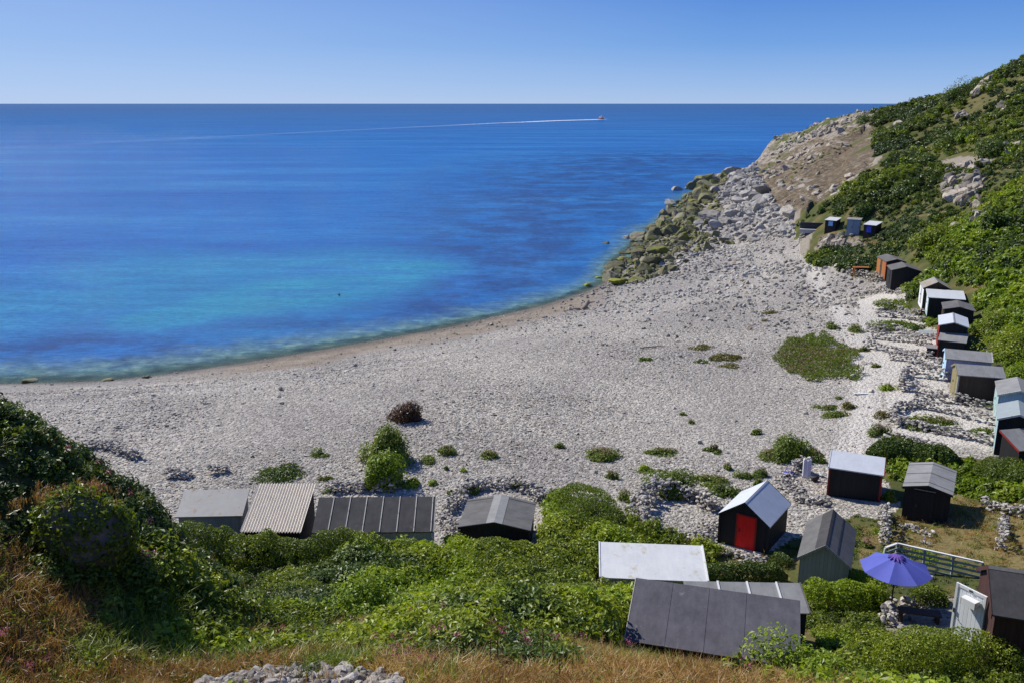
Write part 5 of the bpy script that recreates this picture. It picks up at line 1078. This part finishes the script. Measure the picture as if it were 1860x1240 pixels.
h = Hut('R10', 'orange fronted hut with dark grey roof beside the orange bench', W_BLACK, R_MID); h.front('+y', W_ORANGE); h.door('+y', .1, .7, 1.5, W_DKBROWN); h.corners(W_REDTRIM, [(-1, 1)])
h = Hut('R12', 'small black hut with sky blue window, left of the three far huts', W_BLACK, R_PALE); h.window('-y', .05, .75, .62, .62, P_SKY, P_SKY)
h = Hut('R13', 'narrow blue grey boarded hut with double doors, middle of the three far huts', W_BLUEGREY, R_GREY); h.door('-y', -.42, .78, 1.9, W_BLUEGREY); h.door('-y', .42, .78, 1.9, W_BLUEGREY)
h = Hut('R14', 'small black hut with deep blue window, right of the three far huts', W_BLACK, R_PALE); h.window('-y', -.05, .70, .62, .80, P_BLUE, P_BLUE)
for k in HD:                                                          # a low stone or block plinth shows where the ground falls away
    pass
# dark storage box beside the white gabled hut
x, y, z = ground(1694, 647)[0]; o = empty('storage_box', (x, y, z), R(-25), 'dark storage box with grey lid beside the white gabled hut', 'box')
MB().box(-.45, .45, -.35, .35, -.3, .68).build('body', W_BLACK, o); MB().hexa([(-.5, -.4, .683), (.5, -.4, .683), (.5, .4, .76), (-.5, .4, .76), (-.5, -.4, .72), (.5, -.4, .72), (.5, .4, .80), (-.5, .4, .80)]).build('lid', R_GREY, o)
# dark slab of shade cloth / paving by the white hut
x, y, z = ground(1690, 606)[0]; o = empty('paving_slab', (x, y, z), R(-25), 'flat blue grey paving slab at the terrace end by the white gabled hut', 'slab'); MB().box(-.9, .9, -.55, .55, -.2, .12).build('slab', R_TEAL, o)
# orange bench
x, y, z = ground(1566, 497)[0]; o = empty('garden_table', (x, y, z), R(-6), 'low orange wooden table on dry grass beside the orange hut', 'table')
m = MB()
for k in range(4): m.box(-1.05, 1.05, -.4 + k * .2, -.215 + k * .2, .70, .75)
m.build('tabletop', W_ORANGE, o)
for a in (-.95, .95):
    for b in (-.32, .32): MB().box(a - .05, a + .05, b - .05, b + .05, -.2, .697).build('leg', W_ORANGE, o)
MB().box(-.89, .89, .30, .34, .2, .69).build('back_panel', W_DKBROWN, o)
# retaining wall left of the far huts
x, y, z = ground(1478, 418)[0]; o = empty('retaining_wall', (x, y, z), R(-18), 'dark block retaining wall with pale ledge left of the far huts', 'wall')
MB().box(-1.9, 1.9, .2, .5, -.4, 1.0).build('wall', R_DARK, o); MB().box(-1.9, 1.7, -.6, .195, -.4, .12).build('ledge', M_CONC, o)
# white railed fence and deck
pa, pb, pc = at_z(1608, 994, 6.75), at_z(1630, 986, 6.75), at_z(1786, 1021, 6.75); z0 = 5.72
o = empty('railing', (pb[0], pb[1], z0), 0, 'grey rail fence with white top rail behind the umbrella', 'fence'); L_ = lambda p, z: Vector((p[0] - pb[0], p[1] - pb[1], z))
pts = [pa, pb] + [tuple(np.array(pb) + (np.array(pc) - np.array(pb)) * t for t in (1 / 3,))[0], tuple(np.array(pb) + (np.array(pc) - np.array(pb)) * 2 / 3), pc]
for i, p in enumerate(pts):
    q = L_(p, 0); MB().box(q.x - .035, q.x + .035, q.y - .035, q.y + .035, -.4, 1.0).build('post', M_TRIMW if i == 0 else R_TEAL, o)
def rail(p, q, z, w, t, mat, name, dy=0.0):
    a, b = L_(p, z), L_(q, z); n = (b - a).cross(Vector((0, 0, 1))).normalized() * w / 2; u = Vector((0, 0, t)); s_ = n.normalized() * dy; a += s_; b += s_
    MB().hexa([a - n, a + n, b + n, b - n, a - n + u, a + n + u, b + n + u, b - n + u]).build(name, mat, o)
for a, b in ((pa, pb), (pb, pc)):
    rail(a, b, 1.003, .09, .05, M_TRIMW, 'top_rail')
    for k in range(4): rail(a, b, .16 + k * .21, .03, .085, R_TEAL, 'rail', .055)
q = [at_z(1690, 1040, z0 + .1), at_z(1772, 1058, z0 + .1), at_z(1760, 1078, z0 + .1), at_z(1680, 1056, z0 + .1)]
m = MB().slab([q[3], q[2], q[1], q[0]], .3); o = m.build('deck', M_CONC); tag(o, 'pale grey deck slab between the railing and the leafy bush', 'deck')
# parasol
ux, uy = 13.92, 28.95; uz = gz(ux, uy)
M_CAN, nt, b, o_ = new_mat('purple_canvas'); cc = mixc(nt, noise(nt, objc(nt), 3, 3), (.105, .13, .50), (.14, .165, .60)); nt.links.new(cc, b.inputs['Base Color']); b.inputs['Roughness'].default_value = .8
tr = N(nt, 'BsdfTranslucent', {'Color': cc}); mx = N(nt, 'MixShader', {0: .3, 1: b.outputs[0], 2: tr.outputs[0]}); nt.links.new(mx.outputs[0], o_.inputs[0])
M_VENT, nt, b, o_ = new_mat('violet_vent_cloth'); b.inputs['Base Color'].default_value = (.11, .06, .30, 1); b.inputs['Roughness'].default_value = .8
top = 8.22 - uz
o = empty('parasol', (ux, uy, uz), R(12), 'open purple parasol with ruffled vent by the white door', 'umbrella'); V = []; F = []; ns = 8; sub = 6; nr = 7; Rr = 1.24; Hd = .50
nA = ns * sub
for j in range(nr + 1):
    t = .12 + .88 * j / nr
    for i in range(nA):
        ph = (i % sub) / sub; a = 2 * math.pi * i / nA; kk = math.cos(math.pi / ns) / math.cos((ph - .5) * 2 * math.pi / ns); sag = .05 * t * math.sin(math.pi * ph)
        V.append((math.cos(a) * Rr * t * kk, math.sin(a) * Rr * t * kk, top - Hd * t ** 1.12 - sag))
for j in range(nr):
    for i in range(nA): a = j * nA + i; b_ = j * nA + (i + 1) % nA; F.append((a, b_, b_ + nA, a + nA))
cn = mk('canopy', V, F, M_CAN, o); md = cn.modifiers.new('cloth', 'SOLIDIFY'); md.thickness = .006
V = [(0, 0, top + .03)]; F = []; nv = 48
for j, (rr, dz) in enumerate(((.12, .02), (.22, -.03), (.27, -.10))):
    for i in range(nv): a = 2 * math.pi * i / nv; w_ = 1 + (.10 * j) * math.sin(a * 12); V.append((math.cos(a) * rr * w_, math.sin(a) * rr * w_, top + dz + .02 * j * math.sin(a * 12 + 1)))
F += [(0, 1 + i, 1 + (i + 1) % nv) for i in range(nv)]
for j in range(2): F += [(1 + j * nv + i, 1 + (j + 1) * nv + i, 1 + (j + 1) * nv + (i + 1) % nv, 1 + j * nv + (i + 1) % nv) for i in range(nv)]
vt = mk('vent', V, F, M_VENT, o); md = vt.modifiers.new('cloth', 'SOLIDIFY'); md.thickness = .006
MB().tube([(0, 0, -.3), (0, 0, top - .05)], .028, 10).build('pole', M_IRON, o); MB().tube([(0, 0, -.1), (0, 0, .07)], .25, 14).build('base', R_DARK, o)
for i in range(ns):
    a = 2 * math.pi * i / ns; MB().tube([(math.cos(a) * .05, math.sin(a) * .05, top - .1), (math.cos(a) * Rr * .98, math.sin(a) * Rr * .98, top - Hd - .035)], .009, 5).build('rib', M_IRON, o)
# dark bench in the parasol's shade
x, y, z = ground(1668, 1128)[0]; o = empty('bench', (x, y, z), R(-14), 'low dark bench in the shade of the purple parasol', 'bench')
MB().box(-.7, .7, -.2, .2, .36, .42).build('seat', W_DKBROWN, o)
for a in (-.6, .6): MB().box(a - .04, a + .04, -.18, .18, -.2, .357).build('leg', W_DKBROWN, o)
# stone pile with a towel and a bag on the shingle
wall('dark stone pile draped with towels on shingle left of the pale blue roofed hut', [(1440, 862), (1452, 853), (1466, 860)], 1.0, .7, .22, 5, 'stone_pile', 'stones')
M_TOW, nt, b, o_ = new_mat('white_towel_cloth'); b.inputs['Base Color'].default_value = (.72, .76, .82, 1); b.inputs['Roughness'].default_value = .95
M_BAG, nt, b, o_ = new_mat('blue_bag_cloth'); b.inputs['Base Color'].default_value = (.10, .10, .42, 1); b.inputs['Roughness'].default_value = .9
x, y, z = ground(1463, 866)[0]; V = []; F = []; n_ = 10
for i in range(n_ + 1):
    for j in range(n_ + 1): V.append((.42 * (j / n_ - .5), -.18 * (i / n_) - .03 * math.sin(j * 1.3), 1.0 - .95 * (i / n_) + .03 * math.sin(j * .9)))
for i in range(n_):
    for j in range(n_): a = i * (n_ + 1) + j; F.append((a, a + 1, a + n_ + 2, a + n_ + 1))
o = mk('towel', V, F, M_TOW, smooth=True); o.location = (x, y - .1, z + .05); o.rotation_euler[2] = R(-15); md = o.modifiers.new('cloth', 'SOLIDIFY'); md.thickness = .012; tag(o, 'white towel hanging on the dark stone pile', 'towel')
def lump(name, label, cat, u, v, sx, sy, sz, mat, seed=0):
    x, y, z = ground(u, v)[0]; V, F = rock(seed, ICO3, 3, 1.0, .0); V = V * [sx, sy, sz] + .02 * np.random.default_rng(seed).normal(size=V.shape) * [sx, sy, sz]
    o = mk(name, V, F, mat, smooth=True); o.location = (x, y, z + sz * .7); return tag(o, label, cat)
o = lump('bag', 'blue bag lying on stones left of the dark stone pile', 'bag', 1431, 864, .38, .2, .2, M_BAG, 3); MB().tube([(-.2, 0, .12), (-.1, 0, .3), (.1, 0, .3), (.2, 0, .12)], .018, 6).build('handle', M_BAG, o)
o = lump('rucksack', 'black rucksack on the shingle right of the dark stone pile', 'bag', 1477, 873, .3, .22, .26, M_IRON, 4); MB().tube([(-.1, -.2, .16), (0, -.26, .22), (.1, -.2, .16)], .015, 6).build('strap', M_IRON, o)
# driftwood stump at the water side
x, y, z = ground(1064, 562)[0]; o = empty('driftwood', (x, y, z), .2, 'forked pale driftwood stump on the sand near the water', 'driftwood'); M_DW = wood_mat('driftwood_grey', (.22, .18, .14), (.36, .30, .24), 3)
MB().tube([(-.5, 0, -.1), (.05, 0, .45), (.35, .1, 1.05)], [.30, .24, .13], 9).build('trunk', M_DW, o); MB().tube([(.12, 0, .62), (.6, .1, .78), (1.15, .2, .80)], [.14, .10, .05], 8).build('branch', M_DW, o); MB().tube([(-.2, 0, .1), (-1.0, .2, .05), (-1.5, .2, .1)], [.18, .12, .05], 8).build('root', M_DW, o)
# plank on the path
x, y, z = ground(1564, 716)[0]; o = MB().box(-.45, .45, -.07, .07, 0, .06).build('plank', W_WHITE); o.location = (x, y, z + .04); o.rotation_euler[2] = R(-3); tag(o, 'short white plank lying across the shingle path', 'plank')
# stick on the shingle
x, y, z = ground(1185, 632)[0]; o = MB().tube([(-1.1, -.3, .05), (0, 0, .08), (1.1, .35, .06)], [.05, .06, .03], 6).build('driftwood_stick', M_DW); o.location = (x, y, z + .05); tag(o, 'long thin driftwood stick on the pale shingle', 'driftwood')

# ------------------------------------------------------------------ swimmer
M_SKIN, nt, b, o_ = new_mat('wet_skin'); b.inputs['Base Color'].default_value = (.10, .06, .045, 1); b.inputs['Roughness'].default_value = .4
M_HAIR, nt, b, o_ = new_mat('dark_hair'); b.inputs['Base Color'].default_value = (.012, .011, .012, 1)
x, y, _ = at_z(616, 538, 0); o = empty('person', (x, y, 0), R(-70), 'dark haired swimmer, head and shoulders above the turquoise water', 'person')
o.location.z = -.32
bm_v = [(0, 0, -.55), (0, 0, -.15), (0, .0, .16), (0, .02, .30), (0, .03, .44), (0, .04, .56), (-.20, 0, .12), (-.36, .2, -.02), (-.36, .45, -.08), (.20, 0, .12), (.36, .2, -.02), (.36, .45, -.08)]
bm_e = [(0, 1), (1, 2), (2, 3), (3, 4), (4, 5), (2, 6), (6, 7), (7, 8), (2, 9), (9, 10), (10, 11)]
me = bpy.data.meshes.new('body'); me.from_pydata(bm_v, bm_e, []); bo = bpy.data.objects.new('body', me); COL.objects.link(bo); bo.parent = o; me.materials.append(M_SKIN)
sk = bo.modifiers.new('skin', 'SKIN'); rad = [.15, .17, .15, .065, .105, .085, .08, .055, .04, .08, .055, .04]
for i, r_ in enumerate(rad): me.skin_vertices[0].data[i].radius = (r_, r_)
me.skin_vertices[0].data[0].use_root = True; bo.modifiers.new('smooth', 'SUBSURF').levels = 2; bo.modifiers['smooth'].render_levels = 2
V, F = ICO2; k = V * [.115, .13, .125] + [0, .01, .53]; mk('hair', k, F, M_HAIR, o, smooth=True)

# ------------------------------------------------------------------ boat and wake
bx_, by_, _ = at_z(1093, 217, 0); a_, b_, _ = at_z(960, 221.5, 0); hd = math.atan2(by_ - b_, bx_ - a_)
M_BOATW, nt, b, o_ = new_mat('white_boat_paint'); b.inputs['Base Color'].default_value = (.78, .76, .76, 1); b.inputs['Roughness'].default_value = .35
M_BOATO, nt, b, o_ = new_mat('orange_boat_paint'); b.inputs['Base Color'].default_value = (.62, .16, .06, 1); b.inputs['Roughness'].default_value = .4
M_BOATN, nt, b, o_ = new_mat('navy_boat_paint'); b.inputs['Base Color'].default_value = (.02, .025, .08, 1); b.inputs['Roughness'].default_value = .35
M_FOAM, nt, b, o_ = new_mat('wake_foam'); b.inputs['Base Color'].default_value = (.80, .84, .88, 1); b.inputs['Roughness'].default_value = .8
f_ = math_(nt, 'MULTIPLY', attr(nt, 'foam'), maprange(nt, noise(nt, geo(nt, 'Position'), .25, 4), .3, .6), clamp=True); tr = N(nt, 'BsdfTransparent'); mx = N(nt, 'MixShader', {0: f_, 1: tr.outputs[0], 2: b.outputs[0]}); nt.links.new(mx.outputs[0], o_.inputs[0])
o = empty('motor_boat', (bx_, by_, 0), hd - 0.0, 'small orange and white motor boat speeding to the right near the horizon', 'boat')
secs = [(-8, 2.2, 1.6), (-4, 2.4, 1.7), (1, 2.4, 1.9), (5, 1.7, 2.3), (8.5, .15, 2.8)]; V = []; F = []
for x_, w_, z_ in secs: V += [(x_, -w_, z_), (x_, -w_ * .75, -.3), (x_, 0, -.7), (x_, w_ * .75, -.3), (x_, w_, z_)]
for i in range(4):
    for j in range(4): a = i * 5 + j; F.append((a, a + 5, a + 6, a + 1))
F += [(0, 1, 2, 3, 4), (24, 23, 22, 21, 20)] + [(i * 5, i * 5 + 4, i * 5 + 9, i * 5 + 5) for i in range(4)]
mk('hull', V, F, M_BOATO, o)
m = MB(); m.hexa([(-3.5, -1.7, 1.7), (3.4, -1.7, 1.95), (3.4, 1.7, 1.95), (-3.5, 1.7, 1.7), (-3.0, -1.4, 4.0), (1.8, -1.4, 4.1), (1.8, 1.4, 4.1), (-3.0, 1.4, 4.0)]); cb = m.build('cabin', M_BOATW, o)
for sy in (-1, 1): MB().hexa([(-2.4, sy * 1.60, 2.9), (1.8, sy * 1.60, 2.9), (1.8, sy * 1.64, 2.9), (-2.4, sy * 1.64, 2.9), (-2.3, sy * 1.47, 3.6), (1.5, sy * 1.47, 3.6), (1.5, sy * 1.52, 3.6), (-2.3, sy * 1.52, 3.6)]).build('window', M_GLASS, cb)
MB().hexa([(-6.8, -1.9, 1.7), (-3.6, -1.9, 1.7), (-3.6, 1.9, 1.7), (-6.8, 1.9, 1.7), (-6.6, -1.8, 4.6), (-4.2, -1.8, 4.6), (-4.2, 1.8, 4.6), (-6.6, 1.8, 4.6)]).build('aft_shelter', M_BOATW, o)
MB().tube([(-.5, 0, 4.1), (-.6, 0, 7.0)], [.16, .06], 6).build('mast', M_BOATW, o); MB().box(-.9, .3, -.7, .7, 4.7, 5.4).build('radar', M_BOATW, o); MB().tube([(4.6, 0, 2.3), (4.6, 0, 6.4)], [.07, .05], 5).build('antenna', M_BOATW, o)
# wake: bright churned foam astern, thinning over a long distance
far_p = [(1101, 216.8), (1090, 217.2), (1060, 218.2), (1030, 219), (1000, 220), (960, 221.8), (900, 224), (800, 229), (650, 236), (450, 246), (250, 256), (0, 269), (-200, 281)]
foam = [.9, 1, 1, 1, 1, .95, .5, .2, .10, .09, .08, .07, .05]; wid = [3, 11, 15, 15, 13, 11, 9, 9, 9, 9, 9, 9, 9]; W = [at_z(u, v, .06)[:2] for u, v in far_p]; V = []; F = []; A = []
for i, (p, w_, f_) in enumerate(zip(W, wid, foam)):
    a = np.array(W[max(i - 1, 0)]); c = np.array(W[min(i + 1, len(W) - 1)]); t = (c - a) / np.linalg.norm(c - a); n_ = np.array([-t[1], t[0]])
    for s_, k in ((-1, 0), (-.55, 1), (.55, 1), (1, 0)): q = np.array(p) + n_ * w_ * s_; V.append((q[0], q[1], .06)); A.append(f_ * k)
for i in range(len(W) - 1):
    for j in range(3): a = i * 4 + j; F.append((a, a + 4, a + 5, a + 1))
o = mk('wake', V, F, M_FOAM); at = o.data.attributes.new('foam', 'FLOAT', 'POINT'); at.data.foreach_set('value', np.array(A, np.float32)); tag(o, kind='structure')

# ------------------------------------------------------------------ sky and sun
SUN_AZ, SUN_EL = -50, 44
w = bpy.data.worlds.new('World'); S.world = w; w.use_nodes = True; nt = w.node_tree; nt.nodes.clear()
sky = nt.nodes.new('ShaderNodeTexSky'); sky.sky_type = 'NISHITA'; sky.sun_disc = False; sky.sun_elevation = R(SUN_EL); sky.sun_rotation = R(SUN_AZ)
sky.air_density = 1.0; sky.dust_density = .55; sky.ozone_density = 3.0; sky.altitude = 0
ez = N(nt, 'SeparateXYZ', {0: N(nt, 'TexCoord').outputs['Generated']}).outputs[2]      # the sky deepens fast above a pale horizon, as behind a polarising filter
blue = ramp(nt, math_(nt, 'MULTIPLY', ez, 2.0, clamp=True), [(0, (.36, .51, .77)), (.04, (.26, .44, .77)), (.12, (.125, .31, .71)), (.24, (.050, .19, .62)), (.6, (.045, .14, .48)), (1, (.04, .12, .42))])
sd_ = N(nt, 'VectorMath', {0: N(nt, 'TexCoord').outputs['Generated'], 1: (math.sin(R(-50)), math.cos(R(-50)), 0)}, operation='DOT_PRODUCT').outputs['Value']
blue = mixc(nt, maprange(nt, sd_, .45, 1.0, 0, .45), blue, (.42, .58, .88))
bl = N(nt, 'VectorMath', {0: blue, 'Scale': 1 / .085}, operation='SCALE')
class gm: outputs = [mixc(nt, .88, sky.outputs[0], bl.outputs[0])]
bg = nt.nodes.new('ShaderNodeBackground'); bg.inputs[1].default_value = .085; nt.links.new(gm.outputs[0], bg.inputs[0])
wo = nt.nodes.new('ShaderNodeOutputWorld'); nt.links.new(bg.outputs[0], wo.inputs[0])
sl = bpy.data.lights.new('sun', 'SUN'); sl.energy = 5.0; sl.angle = R(.5); sl.color = (1, .95, .86); so = bpy.data.objects.new('sun', sl); COL.objects.link(so)
dv = Vector((math.sin(R(SUN_AZ)) * math.cos(R(SUN_EL)), math.cos(R(SUN_AZ)) * math.cos(R(SUN_EL)), math.sin(R(SUN_EL)))); so.rotation_euler = dv.to_track_quat('Z', 'Y').to_euler(); so.location = dv * 60
S.view_settings.view_transform = 'Standard'; S.view_settings.look = 'None'; S.view_settings.exposure = .17; S.view_settings.gamma = 1
S.cycles.max_bounces = 6; S.cycles.transparent_max_bounces = 8; S.cycles.sample_clamp_indirect = 4
